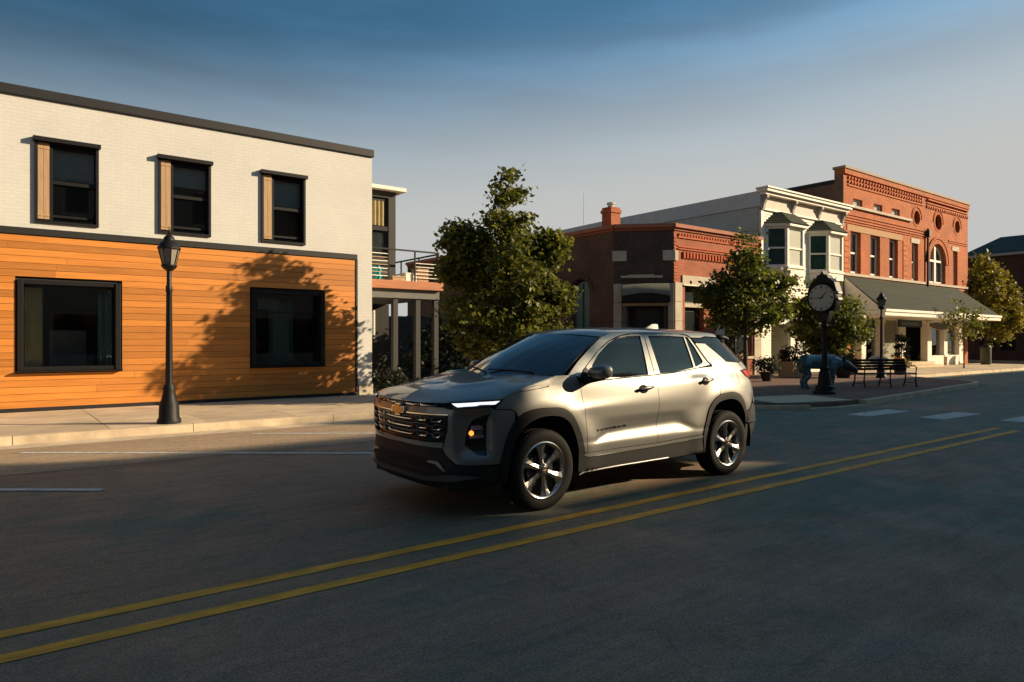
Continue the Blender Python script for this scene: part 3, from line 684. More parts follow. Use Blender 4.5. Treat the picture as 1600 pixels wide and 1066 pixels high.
# ---------------------------------------------------------------- D: tall orange brick building with shingled shop awning
T = thing('brick_building', 'tall orange brick building with round attic windows and a long shingled awning', 'building', (40, 16.65, 0))
TW = [(33.38, 34.40), (35.38, 36.42), (37.44, 38.42), (40.08, 40.86), (45.57, 46.24)]
tall = [rect(a, b, 4.83, 6.86) for a, b in TW]; tarch = arch(42.29, 44.5, 4.83, 5.95)
SQ = [(33.63, 34.56), (35.72, 36.66), (37.70, 38.64)]
RD = [(40.69, 8.29, .37, .37), (43.5, 8.33, .44, .44), (46.18, 8.33, .36, .36)]
shop = rect(33.4, 46.9, .2, 2.62)
MB().holes(F, rect(32.7, 47.8, 0, 9.55), tall+[tarch]+[rect(a, b, 8.11, 8.48) for a, b in SQ]+[ell(*r) for r in RD]+[shop], .28).obj('wall', m_or_x, T)
sw = MB(); sw.quad((32.7,16.65,0),(32.7,17.1,0),(32.7,17.1,9.9),(32.7,16.65,9.9)); sw.quad((32.7,17.1,0),(32.7,40,0),(32.7,40,8.6),(32.7,17.1,9.25)); sw.quad((47.8,16.65,0),(47.8,40,0),(47.8,40,8.6),(47.8,16.65,9.5)); sw.quad((32.7,40,0),(47.8,40,0),(47.8,40,8.6),(32.7,40,8.6)); sw.quad((32.7,17.1,9.25),(47.8,17.1,9.25),(47.8,17.1,9.8),(32.7,17.1,9.8))
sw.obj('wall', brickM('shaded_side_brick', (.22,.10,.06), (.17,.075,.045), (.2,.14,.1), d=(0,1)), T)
MB().add([(32.72,17.1,9.1),(47.78,17.1,9.1),(47.78,40,8.5),(32.72,40,8.5)], [(0,1,2,3)]).obj('roof', m_roof, T)
MB().box(32.6, 32.78, 17.1, 40, 9.15, 9.32).obj('coping', m_char, T)
m_ob = M('orange_brick_detail', (.46, .122, .032), .85, var=.2, scale=6, rnd=.08); m_obd = M('dark_brick_line', (.20,.07,.03), .9)
MB().fbox(F, 32.62, 47.86, 9.80, 9.92, -.5, .14).obj('cornice', M('worn_coping', (.34,.25,.18), .8), T)
MB().fbox(F, 32.68, 47.82, 9.55, 9.798, -.4, .09).obj('cornice', m_or_x, T)
for a, b, z0, z1, d in ((33.1, 41.5, 9.02, 9.09, .05), (41.9, 47.7, 9.40, 9.47, .12), (41.9, 47.7, 9.22, 9.28, .06), (41.9, 47.7, 9.10, 9.14, .05), (32.75, 41.8, 7.62, 7.67, .05), (32.75, 41.8, 7.48, 7.53, .05), (32.75, 41.8, 7.34, 7.39, .05), (32.75, 41.8, 7.22, 7.26, .04), (44.9, 47.7, 7.40, 7.45, .04), (44.9, 47.7, 7.28, 7.33, .04)):
    MB().fbox(F, a, b, z0, z1, -.02, d).obj('string_course', m_ob, T)
for a, b, z in ((33.1, 41.4, 9.36), (33.1, 41.4, 9.16), (41.9, 47.6, 8.98)):
    x = a
    while x < b: MB().fbox(F, x, x+.13, z, z+.12, -.02, .07).obj('dentil', m_ob, T); x += .3
MB().fbox(F, 33.3, 39.9, 7.98, 8.10, -.05, .12).obj('sill_course', m_stone, T)
for a, b in ((32.75, 33.35), (41.2, 41.8)):
    pass
for xq in (32.72, 39.0):
    for k in range(8):
        MB().fbox(F, xq, xq+(.55 if k % 2 else .35), 4.75+k*.27, 4.98+k*.27, -.02, .03).obj('quoin', m_ob, T)
MB().fbox(F, 33.0, 38.9, 6.862, 7.16, -.05, .03).obj('lintel', M('tan_stone_lintel', (.44,.25,.12), .85), T)
MB().fbox(F, 39.95, 41.0, 6.862, 7.12, -.05, .03).obj('lintel', m_stone, T); MB().fbox(F, 45.4, 46.4, 6.862, 7.12, -.05, .03).obj('lintel', m_stone, T)
MB().fbox(F, 32.72, 47.78, 4.68, 4.80, -.05, .07).obj('sill_course', m_stone, T)
for a, b in TW: sash_window(F, a, b, 4.83, 6.86, T, m_white, .20, .11, sill=False)
aw_ = MB(); ao = [(x, z) for x, z in tarch]; c0 = 43.395
b = MB(); b.fbox(F, 42.29, 42.42, 4.83, 5.95, -.26, -.16); b.fbox(F, 44.37, 44.5, 4.83, 5.95, -.26, -.16); b.fbox(F, c0-.1, c0+.1, 4.83, 6.95, -.26, -.13); b.fbox(F, 42.42, 44.37, 6.05, 6.17, -.26, -.14); b.fbox(F, 42.42, 44.37, 4.83, 4.93, -.26, -.16)
n = 14
for k in range(n):
    a0, a1 = PI*k/n, PI*(k+1)/n
    b.add([F(c0+r*math.cos(a), 5.95+r*math.sin(a), d) for d in (-.26, -.16) for r in (.97, 1.105) for a in (a0, a1)], [(0,1,3,2),(4,6,7,5),(0,4,5,1),(2,3,7,6)])
aw_ = b.obj('window', m_white, T)
MB().prism(F, arch(42.35, 44.44, 4.86, 5.95), -.24, -.225).obj('pane', m_glass, aw_)
def ringarch(c, z, r0, r1, a_0, a_1, n, name='brick_arch', d=.05):
    b = MB()
    for k in range(n):
        a0 = a_0+(a_1-a_0)*k/n; a1 = a_0+(a_1-a_0)*(k+.86)/n
        b.add([F(c+r*math.cos(a), z+r*math.sin(a), dd) for dd in (-.02, d) for r in (r0, r1) for a in (a0, a1)], [(0,1,3,2),(4,6,7,5),(0,4,5,1),(2,3,7,6),(0,2,6,4),(1,5,7,3)])
    return b.obj(name, m_ob, T)
ringarch(c0, 5.95, 1.13, 1.36, 0, PI, 22); ringarch(c0, 5.95, 1.40, 1.52, 0, PI, 24, d=.08)
for (x, z, rx, rz) in RD:
    ringarch(x, z, rx+.02, rx+.13, 0, 2*PI, 20, d=.02); ringarch(x, z, rx+.2, rx+.26, -.1, PI+.1, 14, d=.04)
    ro = MB().prism(F, ell(x, z, rx*.98, rz*.98), -.26, -.22).obj('window', m_char, T); MB().prism(F, ell(x, z, rx*.93, rz*.93), -.22, -.215).obj('pane', m_glass, ro)
m_gpane = M('pale_blind_pane', (.42, .43, .40), .2)
for a, b in SQ: sash_window(F, a, b, 8.11, 8.48, T, m_white, .15, .05, mid=False, sill=False, pane=m_gpane)
MB().lathe((41.87, 16.55, 3.2), [(.06,0),(.06,4.6)], 8).obj('drainpipe', m_char, T)
MB().box(41.75, 41.99, 16.42, 16.64, 7.35, 7.7).obj('rain_head', m_char, T)
# awning: shingle courses, gable end, fascia, soffit
AX0, AX1, AY, AZ0, AZ1 = 32.78, 47.2, 14.85, 3.0, 4.62
MB().add([(AX0,AY,AZ0-.02),(AX1,AY,AZ0-.02),(AX1-.9,16.64,AZ1-.02),(AX0,16.64,AZ1-.02)], [(0,1,2,3)]).obj('awning_deck', m_char, T)
nc = 15
for k in range(nc):
    t0, t1 = k/nc, (k+1)/nc; up = .02
    def PT(t, x, dz=0): return (x, AY-.06+(16.64-AY+.06)*t, AZ0+(AZ1-AZ0)*t+dz)
    x0, x1 = AX0-.05, AX1+.05-.95*t0; ncol = 6; xs = [x0+(x1-x0)*i/ncol for i in range(ncol+1)]; x1b = AX1+.05-.95*t1
    for i in range(ncol):
        xe = xs[i+1]; xe2 = xe if i < ncol-1 else x1b
        b = MB(); b.quad(PT(t0,xs[i]+.004,up), PT(t0,xe-.004,up), PT(t1,xe2-.004,.004), PT(t1,xs[i]+.004,.004)); b.quad(PT(t0,xs[i]+.004,-.01), PT(t0,xe-.004,-.01), PT(t0,xe-.004,up), PT(t0,xs[i]+.004,up))
        b.obj('shingle_strip', m_shing, T, fix=False)
MB().add([(AX0,AY+.02,AZ0-.02),(AX0,16.64,AZ0-.02),(AX0,16.64,AZ1-.04)], [(0,1,2)]).obj('gable', m_white, T)
gb = MB(); z = AZ0
while z < AZ1-.15:
    ye = AY+(16.64-AY)*(z+.13-AZ0)/(AZ1-AZ0); gb.quad((AX0-.025,AY+.1+(16.64-AY)*(z-AZ0)/(AZ1-AZ0),z),(AX0-.025,16.63,z),(AX0-.006,16.63,z+.125),(AX0-.006,ye+.1,z+.125)); z += .125
gb.obj('gable_board', m_white, T, fix=False)
MB().box(AX0-.02, AX1+.06, AY-.1, AY, AZ0-.30, AZ0-.02).obj('fascia', m_white, T, bevel=.01)
MB().box(AX0-.04, AX1+.08, AY-.16, AY-.1, AZ0-.12, AZ0-.0).obj('gutter', m_white, T, bevel=.01)
MB().box(AX0-.03, AX0+.0, AY, 16.63, AZ0-.25, AZ0-.03).obj('fascia', m_white, T)
MB().box(AX1-.0, AX1+.05, AY, 16.63, AZ0-.30, AZ0-.02).obj('fascia', m_white, T)
MB().box(AX0+.01, AX1-.01, AY+.01, 16.62, AZ0-.30, AZ0-.26).obj('soffit', m_white, T)
MB().fbox(F, 33.0, 47.5, 2.60, 2.74, -.3, .02).obj('shop_lintel', m_white, T)
# shop front
for a, b, z in ((34.2, 34.72, .2), (36.1, 36.66, .2), (38.3, 39.1, .2), (41.75, 42.35, .2), (43.98, 44.5, .62), (46.15, 46.75, .2)):
    cc = MB(); cc.fbox(F, a+.03, b-.03, z, 2.6, -.25, .12); cc.fbox(F, a, b, z, z+.14, -.25, .16); cc.fbox(F, a, b, 2.42, 2.6, -.25, .16)
    cc.obj('column', m_white, T, bevel=.012)
for a, b in ((42.35, 43.98), (44.5, 46.15)):
    MB().fbox(F, a, b, .13, .62, -.2, .10).obj('stall_riser', m_white, T); MB().fbox(F, a, b, .62, .70, -.2, .13).obj('sill', m_white, T)
    MB().fbox(F, a, b, .70, 2.6, -.12, -.10).obj('shop_window', m_clear, T)
for a, b in ((34.72, 36.1),):
    MB().fbox(F, a, b, .13, .5, -.2, .05).obj('stall_riser', m_white, T); MB().fbox(F, a, b, .5, 2.6, -.12, -.10).obj('shop_window', m_clear, T)
MB().fbox(F, 36.66, 38.3, .13, 2.6, -.25, -.02).obj('wall', M('sage_panel', (.26,.26,.19), .8), T)
rm = MB(); P = [F(33.4,.13,-.3),F(46.9,.13,-.3),F(46.9,.13,-4),F(33.4,.13,-4),F(33.4,2.7,-.3),F(46.9,2.7,-.3),F(46.9,2.7,-4),F(33.4,2.7,-4)]
rm.add(P, [(0,1,2,3),(4,5,6,7),(1,2,6,5),(3,0,4,7),(2,3,7,6)]); rm.obj('shop_room', M('shop_interior', (.10,.09,.075), .9), T)
for k, (x, zt, wd, dd, col) in enumerate(((35.0,1.5,.3,-.5,(.03,.2,.22)), (35.6,1.2,.4,-.6,(.25,.2,.16)), (42.7,1.1,.5,-.5,(.3,.26,.2)), (43.4,1.7,.18,-.6,(.45,.42,.2)), (44.9,1.15,.45,-.5,(.35,.3,.25)), (45.5,1.5,.3,-.7,(.2,.22,.24)))):
    g = MB(); g.lathe(F(x,.5,dd), [(wd*.5,0),(wd*.5,.2),(wd*.25,.3),(wd*.3,zt-.7),(wd*.15,zt-.5)], 10)
    g.obj('window_display', M('display_%s' % 'abcdef'[k], col, .6), T, smooth=True)
for k in range(3):
    MB().fbox(F, 39.45, 40.2, 1.0+k*.38, 1.28+k*.38, -1.6, -1.5).obj('shelf_goods', m_white, T)
dd = MB(); dd.fbox(F, 39.3, 41.6, .45, .52, -1.2, -.9); dd.fbox(F, 39.3, 39.36, .52, 2.5, -1.2, -1.14); dd.fbox(F, 40.4, 40.5, .52, 2.5, -1.2, -1.14); dd.fbox(F, 39.3, 41.6, 2.5, 2.6, -1.2, -1.1)
MB().fbox(F, 40.5, 41.5, .46, 2.5, -1.18, -1.1).obj('door', m_char, T)
dd.obj('door_frame', m_white, T)
st = MB(); st.fbox(F, 37.7, 41.9, .13, .26, -.3, .9); st.obj('step', m_conc, T, bevel=.01)
st = MB(); st.fbox(F, 38.9, 41.8, .26, .40, -1.3, .5); st.obj('step', m_conc, T, bevel=.01)
s1 = MB().fbox(frame((0,15.9),(1,0),(0,-1)), 36.75, 39.4, 2.24, 2.60, -.04, .04).obj('shop_sign', m_char, T)
MB().fbox(frame((0,15.9),(1,0),(0,-1)), 36.95, 39.0, 2.33, 2.50, .04, .05).obj('sign_panel', M('grey_green_sign', (.07,.09,.085), .5), s1)
sg = MB(); n = 12
for k in range(n):
    xa = 40.6+2.6*k/n; xb = 40.6+2.6*(k+1)/n; f = lambda x: 2.30-.16*(1-((x-41.9)/1.3)**2)
    sg.add([(xa,15.93,f(xa)),(xb,15.93,f(xb)),(xb,15.93,2.5),(xa,15.93,2.5),(xa,15.97,f(xa)),(xb,15.97,f(xb)),(xb,15.97,2.5),(xa,15.97,2.5)], [(0,1,2,3),(4,7,6,5),(0,4,5,1),(3,2,6,7)])
so = sg.obj('shop_sign', M('olive_sign', (.10,.10,.07), .6), T)
sb = MB(); sb.tube([(40.6+2.6*k/n, 15.92, 2.30-.16*(1-((40.6+2.6*k/n-41.9)/1.3)**2)) for k in range(n+1)], .025, 6); sb.obj('sign_border', m_tan, so)

# ---------------------------------------------------------------- E: dark building beyond the cross street
E_ = thing('dark_brick_building', 'dark brick building with a green hipped roof at the far right of the street', 'building', (58, 18, 0))
FE = frame((58, 0), (0, 1), (-1, 0))
MB().holes(FE, rect(12.6, 20.3, 0, 7.6), [rect(17.2, 18.1, .83, 2.5), rect(18.4, 19.4, .83, 2.5), rect(14.2, 16.2, .4, 2.6), rect(17.3, 18.0, 4.5, 6.2), rect(14.6, 15.6, 4.5, 6.2)], .2).obj('wall', m_drk_x, E_)
MB().add([(58,12.6,0),(78,12.6,0),(78,20.3,0),(58,20.3,0),(58,12.6,7.6),(78,12.6,7.6),(78,20.3,7.6),(58,20.3,7.6)], [(0,1,5,4),(1,2,6,5),(2,3,7,6)]).obj('wall', m_drk_x, E_)
MB().add([(57.6,12.2,7.78),(78.4,12.2,7.78),(78.4,20.7,7.78),(57.6,20.7,7.78),(60.5,14.6,9.3),(75,14.6,9.3),(75,18.9,9.3),(60.5,18.9,9.3)], [(0,1,5,4),(1,2,6,5),(2,3,7,6),(3,0,4,7),(4,5,6,7)]).obj('roof', M('dark_green_roof', (.035,.055,.045), .8, var=.3), E_)
MB().box(57.55, 78.4, 12.15, 20.75, 7.62, 7.775).obj('fascia', M('pale_fascia', (.42,.42,.42), .6), E_)
MB().fbox(FE, 12.6, 20.3, 6.7, 7.0, -.02, .03).obj('band', m_drk_x, E_); MB().fbox(FE, 12.6, 20.3, 2.75, 3.02, -.02, .08).obj('band', M('grey_band', (.16,.16,.15), .7), E_)
for a, b, z0, z1 in ((17.2, 18.1, .83, 2.5), (18.4, 19.4, .83, 2.5), (14.2, 16.2, .4, 2.6), (17.3, 18.0, 4.5, 6.2), (14.6, 15.6, 4.5, 6.2)):
    sash_window(FE, a, b, z0, z1, E_, m_char, .1, .06, mid=False, sill=False)
MB().box(48.6, 49.0, 20.5, 20.9, 0, 9.2).obj('chimney', m_char, T)

# ---------------------------------------------------------------- buildings across the street, behind the camera (they cast the road's shade; heights and slants shaped to light the car)
def opposite(x0, x1, h, mat, label, depth=14, k0=0, k1=0):
    """x0..x1 along the pavement; the side walls slant back by k0, k1 metres per metre of depth (slanted to let the sun reach the car)"""
    o = thing('shop_building', label, 'building', ((x0+x1)/2, -8, 0))
    FO = frame((0, -8), (1, 0), (0, 1)); hs = []; y1 = -8-depth; xb0 = x0+k0*depth; xb1 = x1+k1*depth
    x = x0+1.2
    while x+1.3 < x1-.8:
        for z in (4.6, 8.0):
            if z+2.0 < h-.6: hs.append(rect(x, x+1.2, z, z+1.9))
        hs.append(rect(x-.5, x+1.7, .7, 3.0)); x += 3.0
    MB().holes(FO, rect(x0, x1, 0, h), hs, .2).obj('wall', mat, o)
    b = MB(); b.add([(x0,-8,0),(x1,-8,0),(xb1,y1,0),(xb0,y1,0),(x0,-8,h),(x1,-8,h),(xb1,y1,h),(xb0,y1,h)], [(1,2,6,5),(2,3,7,6),(3,0,4,7),(4,5,6,7)]); b.obj('wall', mat, o)
    MB().box(x0, x1, -8.0, -7.75, h, h+.25).obj('cornice', m_stone, o)
    for r in hs:
        wv = MB().fbox(FO, r[0][0], r[1][0], r[0][1], r[2][1], -.2, -.12).obj('window', m_white, o)
        MB().fbox(FO, r[0][0]+.08, r[1][0]-.08, r[0][1]+.08, r[2][1]-.08, -.12, -.11).obj('pane', m_glass, wv)
    return o
m_opp = brickM('opposite_brick', (.30,.14,.09), (.24,.11,.07), (.25,.2,.16)); m_opp2 = M('opposite_stucco', (.42,.38,.32), .85)
opposite(-30, -4, 11.7, m_opp, 'three-storey red brick shop building across the street behind the camera')
opposite(-4, 23.0, 11.9, m_opp2, 'tall tan stucco shop building across the street behind the camera')
opposite(23.0, 27.3, 8.3, m_opp, 'two-storey brick shop building between the taller fronts behind the camera', 6, 0, 1.55)
opposite(27.3, 35, 11.85, m_opp2, 'tan stucco shop building across the street past the low brick one', 14, 1.55, 1.0)
opposite(35, 50, 13.4, m_opp, 'taller red brick shop building beside the tan stucco one behind the camera', 14, 1.0, 0)
opposite(50, 84, 13.1, m_opp, 'long red brick shop building furthest along the street behind the camera')
def catmull(P,n=24):
    P=np.array(P,float);Q=np.vstack([2*P[0]-P[1],P,2*P[-1]-P[-2]]);o=[]
    for i in range(1,len(Q)-2):
        a,b,c,d=Q[i-1:i+3]
        for t in np.linspace(0,1,n,endpoint=False):
            o.append(.5*(2*b+(c-a)*t+(2*a-5*b+4*c-d)*t*t+(3*b-a-3*c+d)*t**3))
    o.append(P[-1]);return np.array(o)
OUT=catmull([(-.955,0),(-.952,.2),(-.94,.4),(-.91,.58),(-.86,.72),(-.775,.82),(-.64,.885),(-.47,.92),(-.25,.935),(0,.94),(.5,.94),(1,.943),(1.5,.945),(2,.945),(2.5,.94),(2.8,.93),(3.05,.908),(3.25,.875),(3.43,.81),(3.56,.70),(3.64,.53),(3.665,.3),(3.68,0)])
_l=np.concatenate([[0],np.cumsum(np.hypot(*np.diff(OUT,axis=0).T))])
_m=int(np.argmin(np.abs(OUT[:,0])));SL=_l-_l[_m]
S0,S1=SL[0],SL[-1]
def s_of_u(u): return float(np.interp(u,OUT[:,0],SL))
def sm(x,a,b):
    t=np.clip((x-a)/(b-a),0,1);return t*t*(3-2*t)
def pch(x,X,Y):
    # smooth interpolation through knots: cubic Hermite with monotone slopes
    X=np.array(X,float);Y=np.array(Y,float);h=np.diff(X);d=np.diff(Y)/h
    m=np.zeros(len(X));m[0]=d[0];m[-1]=d[-1]
    for i in range(1,len(X)-1):
        m[i]=0 if d[i-1]*d[i]<=0 else (h[i-1]+h[i])*3/((2*h[i]+h[i-1])/d[i-1]+(h[i]+2*h[i-1])/d[i])
    x=min(max(x,X[0]),X[-1]);i=min(int(np.searchsorted(X,x,side='right'))-1,len(h)-1)
    t=(x-X[i])/h[i]
    return (1+2*t)*(1-t)**2*Y[i]+t*(1-t)**2*h[i]*m[i]+t*t*(3-2*t)*Y[i+1]+t*t*(t-1)*h[i]*m[i+1]
CREU=[.3,.49,1.2,1.55,1.8,2.085,2.255,2.447,2.563]
CREZ=[.93,.95,1.01,1.03,1.05,1.075,1.124,1.2,1.25]
def half(u,z):
    zc=float(np.interp(u,CREU,CREZ)); w=float(sm(u,.25,.55)*(1-sm(u,2.3,2.6)))
    zt=float(np.interp(u,[.54,.69,.82,1.04,1.52,1.8,1.9,2.18],[.504,.583,.624,.64,.657,.664,.648,.55]))
    dep=.030*float(sm(u,.56,.85)*(1-sm(u,1.86,2.15)))
    a=pch(z,[.15,.29,.45,.6,.75,.9,1.0,1.08,1.16,1.25,1.4,1.5,1.58,1.66],[.90,.925,.935,.942,.945,.938,.925,.905,.886,.845,.765,.71,.665,.59])
    if w>0 or dep>0:
        zt2=max(zt,.56)
        zk=[.15,.29,.45,.54,zt2+.012,zt2+.06,.80,.88,min(zc,1.1),1.16,1.25,1.4,1.5,1.58,1.66]
        yk=[.90,.925,.938,.947,.944-dep,.947-dep*.82,.944,.946,.922+.006*w,.888,.845,.765,.71,.665,.59]
        if zk[8]-zk[7]<.02: zk[8]=zk[7]+.02
        b=pch(z,zk,yk); a=a+(b-a)*w
    # flare swell round the wheel arches
    for cu in (0.0,2.73):
        r=np.hypot(u-cu,(z-.40)*1.02)
        if z<1.1: a+=.016*np.exp(-((r-.56)/.11)**2)*(1 if z>.3 else 0)
    return a
NZ=([.18,.27,.34,.42,.5,.6,.7,.88,.95,1.0,1.05,1.1],[.10,.05,.012,.0,.012,.016,.008,.0,.008,.03,.075,.14])
RZ=([.2,.36,.48,.6,.9,1.1,1.2,1.28,1.58,1.66],[-.16,-.09,-.02,0,-.02,-.05,-.08,-.13,-.40,-.47])
POD=(s_of_u(-.70),.74)
def W(s,z):
    """body skin: s runs along the plan outline (0 at the front axle, negative towards the nose), z up; returns u, half width"""
    u=float(np.interp(s,SL,OUT[:,0]));v=float(np.interp(s,SL,OUT[:,1]))
    wf=float(1-sm(s,-1.15,-.35));wr=float(sm(s,2.75,3.5))
    k=half(min(max(u,-.95),3.3),z)/.945
    uu=u+pch(z,*NZ)*wf+pch(z,*RZ)*wr
    vv=v*k
    # hollow round the lamp pod in the bumper corner
    d=.065*np.exp(-((s-POD[0])/.155)**6-((z-POD[1])/.19)**6)
    if d>1e-4:
        e=.004;u2=float(np.interp(s+e,SL,OUT[:,0]));v2=float(np.interp(s+e,SL,OUT[:,1]))
        n=np.array([-(v2-v),(u2-u)]);n/=np.linalg.norm(n)+1e-9
        if n[0]>0 and s<0: n=-n
        uu-=n[0]*d;vv-=abs(n[1])*d
    return uu,vv,z
# ---------------------------------------------------------------- the car
CX, CY = 4.0, 5.69
def Wp(s, z, side=-1, off=0.0):
    u, v, zz = W(s, z)
    if off:
        n = Wn(s, z); u += n[0]*off; v += n[1]*off; zz += n[2]*off
    return (CX+u, CY+side*v, zz)
def Wn(s, z):
    e = .006
    a = np.array(W(min(s+e, S1), z))-np.array(W(max(s-e, S0), z)); b = np.array(W(s, min(z+e, 1.66)))-np.array(W(s, max(z-e, .15)))
    n = np.cross(b, a); L = np.linalg.norm(n)
    if L < 1e-12: return np.array((0, 1, 0.))
    n /= L
    c = np.array((1.4, 0, .7)); p = np.array(W(s, z))
    if np.dot(n, p-c) < 0: n = -n
    return n
def inset(poly, g):
    n = len(poly); A = sum(poly[i][0]*poly[(i+1) % n][1]-poly[(i+1) % n][0]*poly[i][1] for i in range(n)); sg = 1 if A > 0 else -1; o = []
    for i in range(n):
        p, c, q = (np.array(poly[(i+k) % n], float) for k in (-1, 0, 1))
        a = c-p; b = q-c; a /= np.linalg.norm(a)+1e-9; b /= np.linalg.norm(b)+1e-9
        na = np.array((-a[1], a[0]))*sg; nb = np.array((-b[1], b[0]))*sg; m = na+nb; L = np.linalg.norm(m)
        m = na if L < .3 else m/L
        k = g/max(.45, float(np.dot(m, na))); o.append(tuple(c+m*k))
    return o
def smooth_line(pts, n=6):
    return [tuple(p) for p in catmull(pts, n)]
def resample(poly, step):
    o = []; n = len(poly)
    for i in range(n):
        a, b = np.array(poly[i], float), np.array(poly[(i+1) % n], float); k = max(1, int(np.ceil(np.linalg.norm(b-a)/step)))
        for j in range(k): o.append(tuple(a+(b-a)*j/k))
    return o
def skin(name, poly, mat, parent, holes=(), off=0.0, step=.032, gap=.003, depth=.018, sides=(-1, 1), center=None, clampS=True, bulge=0, label=None):
    """one body panel cut from the skin surface: poly is in (s, z); rims turn inwards so that shut lines read dark"""
    if gap: poly = inset(poly, gap); holes = [inset(h, -gap) for h in holes]
    if center == 'front': poly = [(S0 if p[0] < S0+.03 else p[0], p[1]) for p in poly]
    if center == 'rear': poly = [(S1 if p[0] > S1-.03 else p[0], p[1]) for p in poly]
    poly = resample(poly, step); holes = [resample(h, step) for h in holes]
    loops = [poly]+list(holes); pts = []; edges = []
    for L in loops:
        o = len(pts); pts += [Vector(p) for p in L]; edges += [(o+i, o+(i+1) % len(L)) for i in range(len(L))]
    B = np.array([tuple(p) for p in pts]); x0, z0 = B.min(0); x1, z1 = B.max(0)
    for i, x in enumerate(np.arange(x0+step*.5, x1, step)):
        for z in np.arange(z0+step*.5*(1+i % 2)*.66, z1, step):
            if inpoly((x, z), poly) and not any(inpoly((x, z), h) for h in holes) and np.min(np.hypot(B[:,0]-x, B[:,1]-z)) > step*.5: pts.append(Vector((x, z)))
    vo, eo, fo, *_ = delaunay_2d_cdt(pts, edges, [], 0, 1e-6)
    fs = []
    for f in fo:
        c = sum((vo[i] for i in f), Vector((0, 0)))/len(f)
        if inpoly(c, poly) and not any(inpoly(c, h) for h in holes): fs.append(tuple(f))
    base = []; nor = []
    bd = B[:sum(len(L) for L in loops)]
    for p in vo:
        z = min(max(p.y, .155), 1.655); n = Wn(p.x, z); u, v, zz = W(min(max(p.x, S0), S1), z); k = off
        if bulge:
            d = float(np.min(np.hypot(bd[:,0]-p.x, bd[:,1]-p.y))); k = off+bulge*(1-max(0, 1-d/.05)**2)
        base.append((np.array((u, v, zz))+n*k)); nor.append(n)
    if not center and len(sides) == 2:
        par = parent if isinstance(parent, (list, tuple)) else (parent, parent)
        return [skin_side(name, base, nor, vo, fs, (sd_,), mat, par[i], center, depth, label) for i, sd_ in enumerate(sides)]
    if isinstance(parent, (list, tuple)): parent = parent[0]
    return skin_side(name, base, nor, vo, fs, sides, mat, parent, center, depth, label)
def skin_side(name, base, nor, vo, fs, sides, mat, parent, center, depth, label):
    V = []; N = []; Fc = []
    for sd_ in sides:
        o = len(V); m = np.array((1, sd_, 1))
        V += [tuple(np.array((CX, CY, 0))+b*m) for b in base]; N += [tuple(n*m) for n in nor]
        Fc += [tuple(o+i for i in (f if sd_ < 0 else f[::-1])) for f in fs]
        if depth:
            ec = {}
            for f in fs:
                for i in range(len(f)):
                    a, b = f[i], f[(i+1) % len(f)]; ec[(min(a,b),max(a,b))] = ec.get((min(a,b),max(a,b)), 0)+1
            for (a, b), c in ec.items():
                if c != 1: continue
                if center == 'front' and vo[a].x < S0+.004 and vo[b].x < S0+.004: continue
                if center == 'rear' and vo[a].x > S1-.004 and vo[b].x > S1-.004: continue
                k = len(V)
                V += [tuple(np.array((CX, CY, 0))+base[i]*m) for i in (a, b)]+[tuple(np.array((CX, CY, 0))+(base[i]-nor[i]*depth)*m) for i in (b, a)]
                N += [(0, 0, 0)]*4; Fc.append((k, k+1, k+2, k+3))
    return panel_obj(name, V, Fc, N, mat, parent, label)
def panel_obj(name, V, Fc, N, mat, parent, label=None):
    me = bpy.data.meshes.new(name); org = wloc(parent)
    me.from_pydata([tuple(Vector(p)-org) for p in V], [], Fc)
    me.polygons.foreach_set('use_smooth', [True]*len(me.polygons))
    if N is not None: me.normals_split_custom_set_from_vertices([tuple(n) for n in N])
    me.materials.append(mat); o = bpy.data.objects.new(name, me); COL.objects.link(o); o.parent = parent
    if label: o['label'] = label
    return o
def grid_panel(name, G, mat, parent, flip=False, depth=0, label=None):
    """smooth quad panel from a grid of points; normals by finite differences"""
    G = np.array(G, float); a, b = G.shape[:2]
    du = np.gradient(G, axis=0); dv = np.gradient(G, axis=1); n = np.cross(du, dv); n /= np.linalg.norm(n, axis=2, keepdims=True)+1e-12
    ref = G.reshape(-1, 3).mean(0)-np.array((CX+1.3, CY, .6)); 
    if np.dot(n.reshape(-1, 3).mean(0), ref) < 0: n = -n
    V = [tuple(p) for p in G.reshape(-1, 3)]; N = [tuple(q) for q in n.reshape(-1, 3)]
    F_ = [(i*b+j, i*b+j+1, (i+1)*b+j+1, (i+1)*b+j) for i in range(a-1) for j in range(b-1)]
    if depth:
        ring = [(0, j) for j in range(b)]+[(i, b-1) for i in range(1, a)]+[(a-1, j) for j in range(b-2, -1, -1)]+[(i, 0) for i in range(a-2, 0, -1)]
        for k in range(len(ring)):
            p, q = ring[k], ring[(k+1) % len(ring)]; m = len(V)
            V += [tuple(G[p]), tuple(G[q]), tuple(G[q]-n[q]*depth), tuple(G[p]-n[p]*depth)]; N += [(0,0,0)]*4; F_.append((m, m+1, m+2, m+3))
    # orient faces along the normals
    out = []
    for f in F_:
        p = [np.array(V[i]) for i in f[:4]]; fn = np.cross(p[1]-p[0], p[2]-p[0])
        nn = np.array(N[f[0]]); out.append(f if np.dot(fn, nn) >= 0 else f[::-1])
    return panel_obj(name, V, out, N, mat, parent, label)
def pair(name, mat, parent, fn, **k):
    """the same part once on each side of the car"""
    par = parent if isinstance(parent, (list, tuple)) else (parent, parent); r = []
    for i, sd_ in enumerate((-1, 1)):
        b = MB(); fn(b, sd_); r.append(b.obj(name, mat, par[i], **k))
    return r
def sk_tube(mb, pts, r, off=.0, side=-1, n=6):
    mb.tube([Wp(s, z, side, off) for s, z in pts], r, n)

